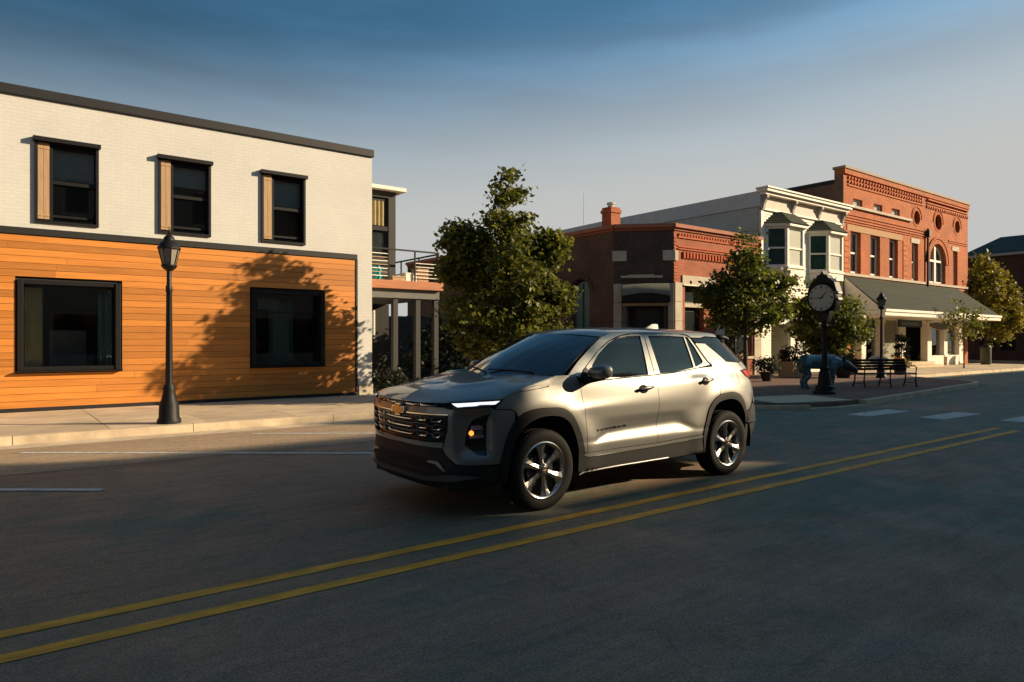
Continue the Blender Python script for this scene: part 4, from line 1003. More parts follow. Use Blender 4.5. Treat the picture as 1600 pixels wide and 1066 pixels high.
def paint(name, col, rough=.3, flake=.04):
    m, t, b = nodes(name); tc = new(t, 'ShaderNodeTexCoord').outputs['Object']
    f = maprange(t, noise(t, tc, 900, 1), .3, .7, 1-flake, 1+flake)
    t.links.new(scale_col(t, col, f), b.inputs['Base Color'])
    b.inputs['Metallic'].default_value = .5; b.inputs['Roughness'].default_value = rough
    b.inputs['Coat Weight'].default_value = .8; b.inputs['Coat Roughness'].default_value = .04
    return m
m_paint = paint('silver_paint', (.200, .198, .184), .44)
m_plast = M('black_cladding', (.014, .014, .0145), .6, var=.15, scale=10, bump=.08, bscale=200, spec=.28)
m_gloss = M('gloss_black', (.008, .008, .009), .12, var=.1)
m_cglass = M('tinted_car_glass', (.008, .010, .010), .03, var=.1, spec=.35)
m_wglass = M('windscreen_glass', (.016, .027, .032), .03, var=.1, spec=1.0, coat=.7)
m_chrome = M('chrome', (.75, .73, .70), .12, metal=1, var=.03)
m_satin = M('satin_silver', (.16, .16, .165), .4, metal=.7, var=.05)
m_rubber = M('tyre_rubber', (.008, .008, .0085), .8, var=.2, scale=12, spec=.22)
m_rim = M('machined_alloy', (.55, .54, .53), .22, metal=1, var=.05)
m_rimd = M('dark_alloy', (.06, .06, .065), .35, metal=.7)
m_drl = M('daytime_light', (.85, .9, 1.0), .2, var=0, emit=.75)
m_lens = M('clear_lens', (.35, .38, .42), .08, var=.1, metal=.6)
m_amber = M('amber_light', (1.0, .25, .04), .3, var=0, emit=1.6)
m_red = M('red_lens', (.45, .02, .02), .12, var=.2)
m_gold = M('gold_emblem', (.72, .40, .08), .3, metal=.6, var=.05)
m_under = M('underbody', (.012, .012, .012), .9)

car = thing('parked_car', None, None, (CX+1.36, CY, 0)); car.name = 'suv'
tag(car, 'silver SUV with black wheel-arch cladding driving along the yellow line', 'car')
fl_front = smooth_line([(-.483,.467),(-.431,.658),(-.368,.788),(-.259,.884),(-.107,.918),(.061,.921),(.204,.909),(.305,.859),(.377,.766),(.442,.637),(.486,.475)])
ar_front = smooth_line([(-.41,.30),(-.39,.46),(-.335,.64),(-.262,.745),(-.181,.802),(-.07,.84),(.071,.85),(.20,.828),(.30,.76),(.371,.631),(.41,.493),(.415,.30)])
fl_rear = smooth_line([(2.244,.500),(2.293,.640),(2.352,.78),(2.445,.872),(2.575,.923),(2.75,.938),(2.87,.936),(2.985,.895),(3.062,.81),(3.105,.70)])
ar_rear = smooth_line([(2.30,.29),(2.318,.493),(2.372,.649),(2.432,.765),(2.516,.83),(2.667,.862),(2.82,.862),(2.945,.82),(3.045,.727),(3.10,.598),(3.10,.36)])
sl = lambda pts: [(s_of_u(u), z) for u, z in pts]
FLF, ARF, FLR, ARR = sl(fl_front), sl(ar_front), sl(fl_rear), sl(ar_rear)
HOODE = [(S0,.978),(-1.34,.981),(-1.005,.990),(-.935,1.0),(-.698,1.017),(-.44,1.02),(s_of_u(-.373),1.055),(s_of_u(-.29),1.075),(-.1,1.092),(.082,1.112)]
CUT = [(.473,1.13),(.489,.948),(.503,.723),(.521,.473)]
BL = sl([(.55,1.135),(1.044,1.155),(1.546,1.172),(1.866,1.187),(2.25,1.222),(2.55,1.245)])
# fender
fender = [(-.44,1.018),(s_of_u(-.373),1.053),(s_of_u(-.29),1.073),(-.1,1.090),(.082,1.110),(.12,1.16),(.18,1.205),(.354,1.207),(.44,1.20),(.473,1.135)]+CUT[1:]+[(.486,.475)]+FLF[::-1][1:]
k = max(i for i, p in enumerate(fender) if p[0] > -.31 and i > 15)
fender = fender[:k+1]+[(-.330,.916),(-.36,.929),(-.524,.941),(-.484,.974)]
skin('fender', fender, m_paint, car)
# bumper: painted part round the grille and lamp pods
POD_ = [(-.565,.897),(-.590,.827),(-.600,.696),(-.608,.548),(-.68,.555),(-.811,.636),(-.778,.766),(-.72,.845)]
bump_lo = [(-.479,.462),(-.776,.470),(-.878,.478),(-.979,.545),(-1.025,.604)]
fside = [p for p in FLF if p[0] < -.33]
bumper = [(S0,.938),(-1.32,.949),(-1.0,.957),(-.95,.945),(-.884,.944),(-.568,.960),(-.524,.938),(-.36,.926),(-.332,.914)]+fside[::-1]+bump_lo[1:]+[(-1.0,.655),(-.985,.69),(-.958,.766),(-.945,.893),(-1.2,.886),(-1.423,.879),(S0,.874)]
skin('bumper', bumper, m_paint, car, holes=[POD_], center='front', step=.03)
lowblack = [(S0,.603),(-1.5,.598),(-1.182,.603),(-1.04,.605)]+[(-1.02,.600),(-.979,.540),(-.878,.474),(-.776,.466),(-.482,.458),(-.455,.44),(-.44,.30),(-.60,.24),(-.9,.25),(-1.2,.24),(S0,.24)]
LG = [(S0,.505),(-1.494,.503),(-1.228,.497),(-1.063,.493),(-.955,.424),(-1.224,.422),(-1.474,.425),(S0,.428)]
skin('lower_bumper', lowblack, m_plast, car, center='front')
skin('skid_plate', [(S0,.352),(-1.485,.352),(-1.196,.350),(-1.0,.375),(-.897,.392),(-.75,.382),(-.668,.369),(-.904,.338),(-1.209,.315),(S0,.318)], m_satin, car, off=.022, depth=.03, center='front', gap=0)
lgr = skin('lower_grille', [(S0,.503),(-1.22,.497),(-1.08,.493),(-.97,.430),(-1.22,.422),(S0,.424)], m_under, car, off=.004, center='front', gap=0, depth=.006)
for z in (.443, .462, .481):
    q_ = [(S0+.01,z),(-1.5,z),(-1.3,z),(-1.16+(.481-z)*1.6,z)]
    b = MB(); b.tube([Wp(s, zz, -1, .008) for s, zz in q_[::-1]]+[Wp(s, zz, 1, .008) for s, zz in q_], .005, 6); b.obj('grille_bar', m_plast, lgr, smooth=True)
skin('air_curtain_trim', [(-1.19,.488),(-1.06,.488),(-.955,.415),(-.985,.412),(-1.075,.462),(-1.19,.468)], m_satin, car, off=.012, gap=0, depth=.014)
# main grille
gr = skin('grille', [(S0,.872),(-1.423,.877),(-1.2,.884),(-.947,.891),(-.960,.766),(-.99,.672),(-1.19,.653),(-1.5,.645),(S0,.642)], m_gloss, car, off=-.03, gap=0, depth=0, center='front')
rows = [.826, .757, .690]; mid = [.866, .796, .728]
for i, z in enumerate(rows):
    b = MB(); b.tube([Wp(s, zz, sd_, -.002) for sd_, P_ in ((-1, [(-1.43,z+.014),(-1.455,z),(-1.50,z-.002),(S0+.006,z-.004)]), (1, [(S0+.006,z-.004),(-1.50,z-.002),(-1.455,z),(-1.43,z+.014)])) for s, zz in P_], .0075, 8)
    b.obj('chrome_bar', m_chrome, gr, smooth=True)
    for (a, c) in ((-1.36, -1.21), (-1.14, -1.02-.012*i)):
        pair('chrome_bar', m_chrome, gr, lambda b, sd_: sk_tube(b, [(a, z+.018), (a+.016, z), (c-.018, z+.004), (c, z+.018)], .0075, -.002, sd_, 8), smooth=True)
    m_ = mid[i]; hb2 = [(S0+.006, m_-.01), (-1.44, m_-.008), (-1.41, m_+.0), (-1.36, m_+.002), (-1.22, m_), (-1.19, m_-.012), (-1.14, m_-.012), (-1.11, m_+.004), (-.975-.012*i, m_+.006)]
    b = MB(); b.tube([Wp(s, zz, -1, -.010) for s, zz in hb2[::-1]]+[Wp(s, zz, 1, -.010) for s, zz in hb2], .0045, 6); b.obj('grille_bar', m_satin, gr, smooth=True)
skin('chrome_trim', [(S0,.640),(-1.497,.641),(-1.179,.647),(-1.0,.660),(-1.025,.607),(-1.182,.602),(-1.501,.597),(S0,.600)], m_chrome, car, off=.006, gap=.002, depth=.03, center='front', bulge=.01)
skin('grille_lip', [(S0,.882),(-1.423,.888),(-1.2,.893),(-.948,.900),(-.946,.892),(-1.2,.884),(-1.423,.877),(S0,.872)], m_chrome, car, off=.006, gap=0, depth=.02, center='front')
# slot between bonnet and grille band, with lamp units at its ends
slot = skin('upper_grille', [(S0,.985),(-1.34,.987),(-1.005,.996),(-.945,1.002),(-.95,.95),(-1.0,.955),(-1.32,.947),(S0,.936)], m_gloss, car, off=-.022, gap=0, depth=0, center='front')
pair('chrome_bar', m_chrome, slot, lambda b, sd_: sk_tube(b, [(S0+.10,.957),(-1.50,.955),(-1.40,.957),(-1.375,.972)], .006, -.006, sd_), smooth=True)
pair('chrome_bar', m_chrome, slot, lambda b, sd_: sk_tube(b, [(-1.32,.974),(-1.30,.960),(-1.12,.963),(-1.09,.977)], .006, -.006, sd_), smooth=True)
hl = skin('headlight', [(-.950,.996),(-.698,1.012),(-.43,1.016),(-.484,.978),(-.568,.966),(-.884,.948),(-.952,.962)], m_gloss, car, off=-.004, gap=.001, depth=.03)
skin('drl', [(-.925,.992),(-.698,1.004),(-.47,1.008),(-.52,.980),(-.66,.982),(-.70,.973),(-.80,.968),(-.86,.962),(-.885,.972)], m_drl, hl, off=.0, gap=0, depth=.004)
skin('lamp_lens', [(-.87,.960),(-.80,.965),(-.70,.970),(-.655,.979),(-.53,.977),(-.57,.969),(-.88,.951)], m_lens, hl, off=0, gap=0, depth=.004)
pod = skin('lamp_pod', POD_, m_gloss, car, off=-.03, gap=0, depth=0)
skin('headlight', [(-.735,.800),(-.625,.797),(-.618,.760),(-.745,.760)], m_lens, pod, off=-.018, gap=0, depth=.01)
skin('headlight', [(-.752,.715),(-.62,.722),(-.612,.694),(-.755,.686)], m_lens, pod, off=-.018, gap=0, depth=.01)
skin('projector', [(-.68,.752),(-.622,.752),(-.618,.725),(-.68,.725)], m_satin, pod, off=-.02, gap=0, depth=.008)
pair('turn_signal', m_amber, pod, lambda b, sd_: b.lathe(Wp(-.735, .735, sd_, -.01), [(.0,-.025),(.019,-.012),(.022,0),(.019,.012),(.0,.025)], 10, caps=False), smooth=True)
# bonnet
def zc_hood(u): return pch(u, [-.96,-.90,-.80,-.60,-.30,.0,.36], [.975,1.020,1.062,1.105,1.148,1.180,1.212])
def hood_point(s, t):
    """bonnet skin: up the shoulder from the shut line (t < .2), then over to the spine"""
    ze = float(np.interp(s, [p[0] for p in HOODE]+[.18,.354], [p[1] for p in HOODE]+[1.2,1.207]))
    hs = max(0., float(np.interp(s, [-.75,-.44,-.2,.0,.12,.18,.354], [1.012,1.034,1.115,1.160,1.190,1.204,1.207]))-ze) if s > -.75 else 0.
    if hs > 0 and t < .2: u, v, zz = W(s, ze+hs*t/.2); return (CX+u, v, zz)
    e = np.array(W(s, ze+hs)); t = (t-.2)/.8
    if t < 0: t = 0
    f = (s-S0)/(.12-S0); us = -.62+.80*f
    us = max(us, e[0]+.05) if e[0] > us else us
    u = e[0]+(us-e[0])*t; v = e[1]*(1-t)
    p_ = float(np.interp(s, [-.8,-.3,.1], [2.6,3.0,3.2])); q_ = float(np.interp(s, [-.8,-.3,.1], [.62,.7,.8]))
    g = (1-(1-min(1, t*1.15))**p_)**q_ if t > 0 else 0
    zz = e[2]+(zc_hood(u)-e[2])*g
    zz += .012*float(sm(t*e[1]/.94, .30, .46))*float(sm(u, -.86, -.55))-.006*float(sm(.40-v, 0, .3))*float(sm(u, -.8, -.5))
    return (CX+u, v, zz)
ss = np.concatenate([np.linspace(S0, -1.0, 14, endpoint=False), np.linspace(-1.0, -.35, 22, endpoint=False), np.linspace(-.35, .16, 16)])
tt = np.array([0,.05,.1,.15,.2]+[.2+.8*q for q in (.006,.015,.03,.05,.08,.12,.17,.23,.29,.33,.37,.41,.45,.49,.53,.6,.7,.8,.9,1.0)])
G0 = [[hood_point(s, t) for t in tt] for s in ss]
Gn = [[(p[0], CY-p[1], p[2]) for p in r] for r in G0]; Gf = [[(p[0], CY+p[1], p[2]) for p in r] for r in G0]
Gfull = [a+b[::-1][1:] for a, b in zip(Gn, Gf)]
grid_panel('bonnet', Gfull, m_paint, car, depth=.03)
# cowl filling between the bonnet's rear edge and the windscreen
def ws_b(v): return np.array((CX+.02+.334*(v/.82)**2, CY+v, 1.178+.026*(v/.82)**2))
def ws_t(v): return np.array((CX+.80+.17*(v/.665)**2, CY+v, 1.602-.040*(v/.665)**2))
rear_edge = Gfull[-1]; m = len(rear_edge)
cow = []
for i in range(m):
    p = np.array(rear_edge[i]); v = p[1]-CY; q = ws_b(max(-.82, min(.82, v*.90)))
    cow.append([tuple(p+np.array((0,0,-.006))), tuple((p+q)/2+np.array((0,0,-.012))), tuple(q+np.array((.02,0,-.004)))])
grid_panel('cowl', cow, m_plast, car)
G = []
for i in range(17):
    t = i/16; r = []
    for j in range(33):
        a = -1+2*j/32; p = ws_b(.80*a)*(1-t)+ws_t(.655*a)*t
        p = p+np.array((-.35, 0, .94))*(.028*math.sin(PI*t))*(1-.3*a*a); r.append(tuple(p))
    G.append(r)
grid_panel('windscreen', G, m_wglass, car)
def seal(b, s_):
    pts = []
    for i in range(13):
        t = i/12; pp = ws_b(.80*s_)*(1-t)+ws_t(.655*s_)*t+np.array((-.35,0,.94))*(.028*math.sin(PI*t)*.7-.002); pts.append(tuple(pp))
    b.tube(pts, .009, 6)
pair('windscreen_seal', m_plast, car, seal, smooth=True)
# pillars, roof rail, frames, glass
BLK = sl([(.52,1.165),(.607,1.273),(.862,1.430),(1.061,1.524),(1.267,1.582),(1.456,1.602),(1.85,1.604),(2.243,1.601),(2.313,1.594),(2.374,1.572),(2.420,1.494),(2.508,1.298),(2.563,1.255)])
rail = sl([(.354,1.207),(.524,1.323),(.75,1.452),(.97,1.566),(1.123,1.612),(1.4,1.622),(1.9,1.625),(2.4,1.624),(2.8,1.618),(3.14,1.592),(3.114,1.580),(2.939,1.569),(2.666,1.578),(2.563,1.561),(2.404,1.563)])+[(p[0], p[1]+.004) for p in BLK[1:-4]][::-1]+sl([(.50,1.17),(.44,1.20)])
skin('roof_rail', rail, m_paint, car, gap=.002)
fw1 = sl([(.672,1.185),(.707,1.306-.02),(.841,1.388),(.95,1.450),(1.05,1.502),(1.191,1.553),(1.361,1.573),(1.553,1.576),(1.532,1.478),(1.49,1.33),(1.447,1.181),(1.044,1.166)])
fw2 = sl([(1.691,1.577),(2.0,1.579),(2.272,1.571),(2.256,1.42),(2.224,1.236),(1.866,1.197),(1.640,1.189),(1.668,1.40)])
fw3 = sl([(2.304,1.571),(2.342,1.566),(2.389,1.456),(2.427,1.300),(2.40,1.280),(2.262,1.242),(2.285,1.40)])
fr_out = BLK[1:-1]+sl([(2.540,1.255)])+BL[::-1][1:]+sl([(.60,1.16)])
skin('window_frame', fr_out, m_paint, car, holes=[fw1, fw2, fw3], gap=.0045, off=-.003)
for w_, nm in ((fw1, 'side_window'), (fw2, 'side_window'), (fw3, 'quarter_window')):
    skin(nm, w_, m_cglass, car, off=-.014, gap=-.006, depth=0)
pair('window_moulding', m_gloss, car, lambda b, sd_: b.tube([Wp(s, z, sd_, .002) for s, z in smooth_line(BLK[1:], 3)], .0045, 6), smooth=True)
pair('waist_moulding', m_gloss, car, lambda b, sd_: b.tube([Wp(s, z, sd_, .002) for s, z in BL], .0055, 6), smooth=True)
pair('pillar_gap', m_gloss, car, lambda b, sd_: b.tube([Wp(s_of_u(1.547+(z-1.185)*.19), z, sd_, -.0015) for z in np.linspace(1.19, 1.588, 9)], .003, 5))
# doors
d_f = [CUT[0]]+CUT[1:]+sl([(1.514,.476),(1.522,.575),(1.528,.675),(1.541,.946),(1.546,1.170)])+BL[1:2]+[(.55,1.133)]
FLRd = [p for p in FLR if p[0] < s_of_u(2.575)]
d_r = sl([(1.546,1.170),(1.541,.946),(1.528,.675),(1.522,.575),(1.514,.476)])+sl([(2.235,.504)])+FLRd[:-1]+sl([(2.575,.925),(2.591,1.001),(2.581,1.113),(2.546,1.235)])+BL[2:5][::-1][:2]
fd = skin('door', d_f, m_paint, car, step=.018); rd = skin('door', d_r, m_paint, car, step=.018)
skin('sill_trim', sl([(.448,.458),(.533,.472),(1.517,.474),(2.24,.500),(2.25,.470),(1.517,.440),(.533,.430)]), m_paint, car, off=.006, gap=.001, depth=.02, bulge=.006)
skin('rocker', sl([(.415,.30),(.43,.46),(.533,.427),(1.517,.437),(2.25,.468),(2.302,.46),(2.30,.30),(1.63,.292),(.976,.290),(.492,.280)]), m_plast, car, off=.004, depth=.05)
pair('rocker_edge', m_satin, car, lambda b, sd_: b.tube([Wp(s_of_u(u), z, sd_, .002) for u, z in ((.44,.268),(.50,.288),(.98,.299),(1.7,.302))], .008, 6), smooth=True)
for dd, u0, u1, z0, z1 in ((fd, 1.235, 1.465, 1.030, 1.046), (rd, 2.24, 2.47, 1.074, 1.092)):
    def grip(b, sd_):
        P_ = [Wp(s_of_u(u0), z0, sd_, .012), Wp(s_of_u(u0+.03), z0+.004, sd_, .030), Wp(s_of_u((u0+u1)/2), (z0+z1)/2+.004, sd_, .036), Wp(s_of_u(u1-.03), z1+.001, sd_, .030), Wp(s_of_u(u1), z1, sd_, .012)]
        b.tube(P_, [.010,.015,.016,.014,.009], 10)
    def cup(b, sd_):
        ring = [Wp(s_of_u(u0+.09+.062*math.cos(2*PI*q/18)), z0+.006+.040*math.sin(2*PI*q/18), sd_, .003) for q in range(18)]
        b.add(ring, [tuple(range(18))]); b.tube(ring+[ring[0]], .003, 5, caps=False)
        b.tube([Wp(s_of_u(u0-.012), z0-.004, sd_, .012), Wp(s_of_u(u0+.035), z0, sd_, .026)], [.013, .017], 8)
    pair('handle', m_satin, dd, grip, smooth=True); pair('handle_cup', m_gloss, dd, cup, smooth=True)
# rear quarter, roof-end glass, lamps, tailgate, rear bumper
FLRq = [p for p in FLR if p[0] > s_of_u(2.575)]
quarter = sl([(2.578,.926)])+FLRq+[(s_of_u(3.19),.72),(s_of_u(3.31),.80),(s_of_u(3.36),.90),(s_of_u(3.37),1.07),(s_of_u(3.24),1.112),(s_of_u(3.13),1.178),(s_of_u(3.30),1.185),(s_of_u(3.25),1.262),(s_of_u(3.20),1.272),(s_of_u(2.875),1.285)]+sl([(2.607,1.496),(2.452,1.501)])+sl([(2.424,1.494),(2.512,1.300),(2.567,1.256),(2.550,1.235),(2.585,1.113),(2.595,1.001)])
skin('quarter_panel', quarter, m_paint, car)
fu = sl([(2.885,1.155),(2.99,1.157),(3.012,1.143),(3.040,1.05),(3.022,1.030),(2.925,1.025),(2.905,1.04),(2.872,1.14)])
b = MB(); b.tube([Wp(s, z, -1, .0) for s, z in fu+fu[:1]], .0022, 5, caps=False); b.obj('fuel_flap_gap', m_gloss, car)
dgl = sl([(2.404,1.559),(2.563,1.557),(2.666,1.574),(2.939,1.565),(3.114,1.576)])+[(s_of_u(3.16),1.56),(s_of_u(3.26),1.275)]+sl([(3.199,1.276),(2.880,1.289),(2.612,1.500),(2.45,1.505)])
skin('rear_quarter_glass', dgl, m_cglass, car, off=-.004, gap=.003, depth=.01)
skin('rear_window', [(s_of_u(3.17),1.56),(s_of_u(3.42),1.572),(S1,1.578),(S1,1.29),(s_of_u(3.45),1.285),(s_of_u(3.27),1.277)], m_cglass, car, off=-.006, center='rear', gap=.002, depth=.02)
tl = skin('tail_light', [(s_of_u(3.13),1.180),(s_of_u(3.305),1.184),(s_of_u(3.52),1.17),(s_of_u(3.60),1.12),(s_of_u(3.50),1.06),(s_of_u(3.37),1.068),(s_of_u(3.24),1.112)], m_gloss, car, off=.002, gap=.002)
skin('red_lens', [(s_of_u(3.19),1.172),(s_of_u(3.32),1.176),(s_of_u(3.50),1.16),(s_of_u(3.47),1.09),(s_of_u(3.36),1.085),(s_of_u(3.25),1.125)], m_red, tl, off=.006, gap=0, depth=.006)
skin('tailgate', [(s_of_u(3.30),1.19),(s_of_u(3.26),1.27),(s_of_u(3.45),1.283),(S1,1.288),(S1,.74),(s_of_u(3.45),.74),(s_of_u(3.365),.80),(s_of_u(3.37),1.06),(s_of_u(3.50),1.055),(s_of_u(3.61),1.12),(s_of_u(3.53),1.176)], m_paint, car, center='rear')
skin('rear_bumper', [FLR[-1],(s_of_u(3.19),.715),(s_of_u(3.31),.79),(s_of_u(3.45),.735),(S1,.735),(S1,.34),(s_of_u(3.4),.33),(s_of_u(3.11),.355),(s_of_u(3.105),.55)], m_plast, car, center='rear', off=.004)
pair('reflector', m_gloss, car, lambda b, sd_: b.tube([Wp(s_of_u(u), .57, sd_, .012) for u in (3.13, 3.22, 3.3, 3.38)], .012, 6), smooth=True)
# wheel-arch flares
skin('wheel_arch', FLF+[(ARF[-1][0]+.03, .30)]+ARF[::-1]+[(-.45,.30)], m_plast, car, off=.012, gap=.001, depth=.05, bulge=.012)
skin('wheel_arch', FLR+ARR[::-1][0:1]+ARR[::-1][1:]+[], m_plast, car, off=.012, gap=.001, depth=.05, bulge=.012)
# roof
G = []
for i in range(25):
    f = i/24; r = []
    for j in range(25):
        a = -1+2*j/24
        ve = .655 if f == 0 else None
        uc = .80+(3.16-.80)*f; ue = .97+(3.14-.97)*f
        zt = pch(ue, [.97,1.123,1.4,1.9,2.4,2.8,3.14], [1.566,1.612,1.622,1.625,1.624,1.618,1.592])
        e = W(s_of_u(ue), zt); u = uc+(ue-uc)*a*a
        zc = pch(uc, [.80,.95,1.2,1.7,2.3,2.8,3.16], [1.602,1.638,1.664,1.680,1.676,1.655,1.612])
        v = a*(e[1]+.002)*(1 if i else 1); zz = zc-(zc-zt)*abs(a)**2.6
        r.append((CX+u, CY+v, zz))
    G.append(r)
grid_panel('roof', G, m_paint, car)
b = MB(); b.add([(CX+2.35,CY-.012,1.67),(CX+2.35,CY+.012,1.67),(CX+2.60,CY+.03,1.665),(CX+2.60,CY-.03,1.665),(CX+2.50,CY-.006,1.735),(CX+2.50,CY+.006,1.735),(CX+2.60,CY+.012,1.735),(CX+2.60,CY-.012,1.735)], [(0,1,5,4),(1,2,6,5),(2,3,7,6),(3,0,4,7),(4,5,6,7)])
b.obj('shark_fin', m_paint, car, bevel=.008)
sp = []
for i in range(5):
    r = []
    for j in range(21):
        a = -1+2*j/20; u = 3.10+.20*i/4-.05*a*a; r.append((CX+u, CY+a*(.60-.02*i/4), 1.615-.022*i/4-.02*abs(a)**2.5+(.0 if i < 4 else -.015)))
    sp.append(r)
grid_panel('spoiler', sp, m_paint, car, depth=.02)
# mirrors
for sd_ in (-1, 1):
    Y = lambda v: CY+sd_*v
    b = MB(); sec = [(.0,.93,.0,.0),(.02,.955,.030,.045),(.05,1.0,.052,.066),(.09,1.06,.056,.068),(.14,1.12,.050,.062),(.17,1.155,.036,.05),(.185,1.17,.0,.0)]
    # shell: elliptical sections marching outwards (v) from the stalk
    rings = []; n = 14
    for t, v, ru, rz in [(0,.885,.02,.02),(1,.93,.062,.052),(2,.98,.085,.066),(3,1.04,.088,.069),(4,1.09,.080,.064),(5,1.12,.060,.05),(6,1.135,.02,.02)]:
        rings.append([(CX+.60+.03*t*.3-ru*(1.0 if math.cos(2*PI*q/n) > 0 else .55)*math.cos(2*PI*q/n), Y(v), 1.222+.006*t*.5+rz*math.copysign(abs(math.sin(2*PI*q/n))**.75, math.sin(2*PI*q/n))) for q in range(n)])
    b.add([p for r in rings for p in r], [(i*n+q, i*n+(q+1)%n, (i+1)*n+(q+1)%n, (i+1)*n+q) for i in range(6) for q in range(n)]+[tuple(range(n)), tuple(range(6*n, 7*n))])
    mo = b.obj('mirror', m_paint, car, smooth=True)
    b = MB(); b.tube([(CX+.56,Y(.88),1.150),(CX+.585,Y(.93),1.158),(CX+.61,Y(1.02),1.170),(CX+.61,Y(1.08),1.172)], [.045,.034,.026,.016], 10)
    b.add([Wp(s, z, sd_, .012) for s, z in ((.49,1.125),(.51,1.20),(.60,1.268),(.655,1.20),(.66,1.14),(.56,1.115))], [tuple(range(6))])
    b.obj('mirror_stalk', m_plast, mo, smooth=True)
    b = MB(); b.lathe((CX+.672, Y(1.03), 1.228), [(.0,.0),(.05,.001)], 14, axis='x', caps=False); b.obj('mirror_glass', m_cglass, mo)
# wipers
for v0, v1 in ((-.55, .02), (.05, .55)):
    b = MB(); p = ws_b(v0)+np.array((.03,0,.03)); q = ws_b(v1)*.93+ws_t(v1)*.07+np.array((-.01,0,.03)); b.tube([tuple(p), tuple((p+q)/2+np.array((0,0,.008))), tuple(q)], .008, 5)
    b.obj('wiper', m_plast, car)
# dark shell behind the panels, wheel wells, floor
def core_ok(s, z):
    u = float(np.interp(s, SL, OUT[:,0]))
    return not any(np.hypot((u-c), z-.40) < .47 for c in (0, 2.73)) and z > .27
V = []; Fc = []
us = np.linspace(S0, S1, 90); zs = np.linspace(.27, 1.56, 34)
for sd_ in (-1, 1):
    o = len(V)
    for s in us:
        for z in zs:
            zz = min(z, 1.56); ztop = float(np.interp(s, [S0,-.9,-.4,.1,.45,1.0,3.3,S1], [.93,.94,.97,1.06,1.15,1.55,1.55,1.50])); zz = min(zz, ztop)
            n = Wn(s, zz); p = np.array(W(s, zz))-n*.042; V.append((CX+p[0], CY+sd_*p[1], p[2]))
    for i in range(len(us)-1):
        for j in range(len(zs)-1):
            if core_ok((us[i]+us[i+1])/2, (zs[j]+zs[j+1])/2): Fc.append(tuple(o+q for q in (i*34+j, i*34+j+1, (i+1)*34+j+1, (i+1)*34+j)))
b = MB(); b.v = V; b.f = Fc
b.box(CX-.85, CX+3.5, CY-.68, CY+.68, .24, .32)
b.box(CX-.6, CX+.05, CY-.6, CY+.6, .6, 1.0)
for c in (0, 2.73):
    for sd_ in (-1, 1):
        for k in range(18):
            a0 = PI*(-.08+1.16*k/18); a1 = PI*(-.08+1.16*(k+1)/18)
            P_ = [(CX+c+.475*math.cos(a), CY+sd_*v, .40+.475*math.sin(a)) for a in (a0, a1) for v in (.55, .91)]
            b.add(P_, [(0,1,3,2)])
        b.add([(CX+c+.475*math.cos(PI*k/12), CY+sd_*.56, .40+.475*math.sin(PI*k/12)) for k in range(13)]+[(CX+c-.475,CY+sd_*.56,.25),(CX+c+.475,CY+sd_*.56,.25)], [tuple(range(15))])
b.obj('underbody', m_under, car, fix=False)
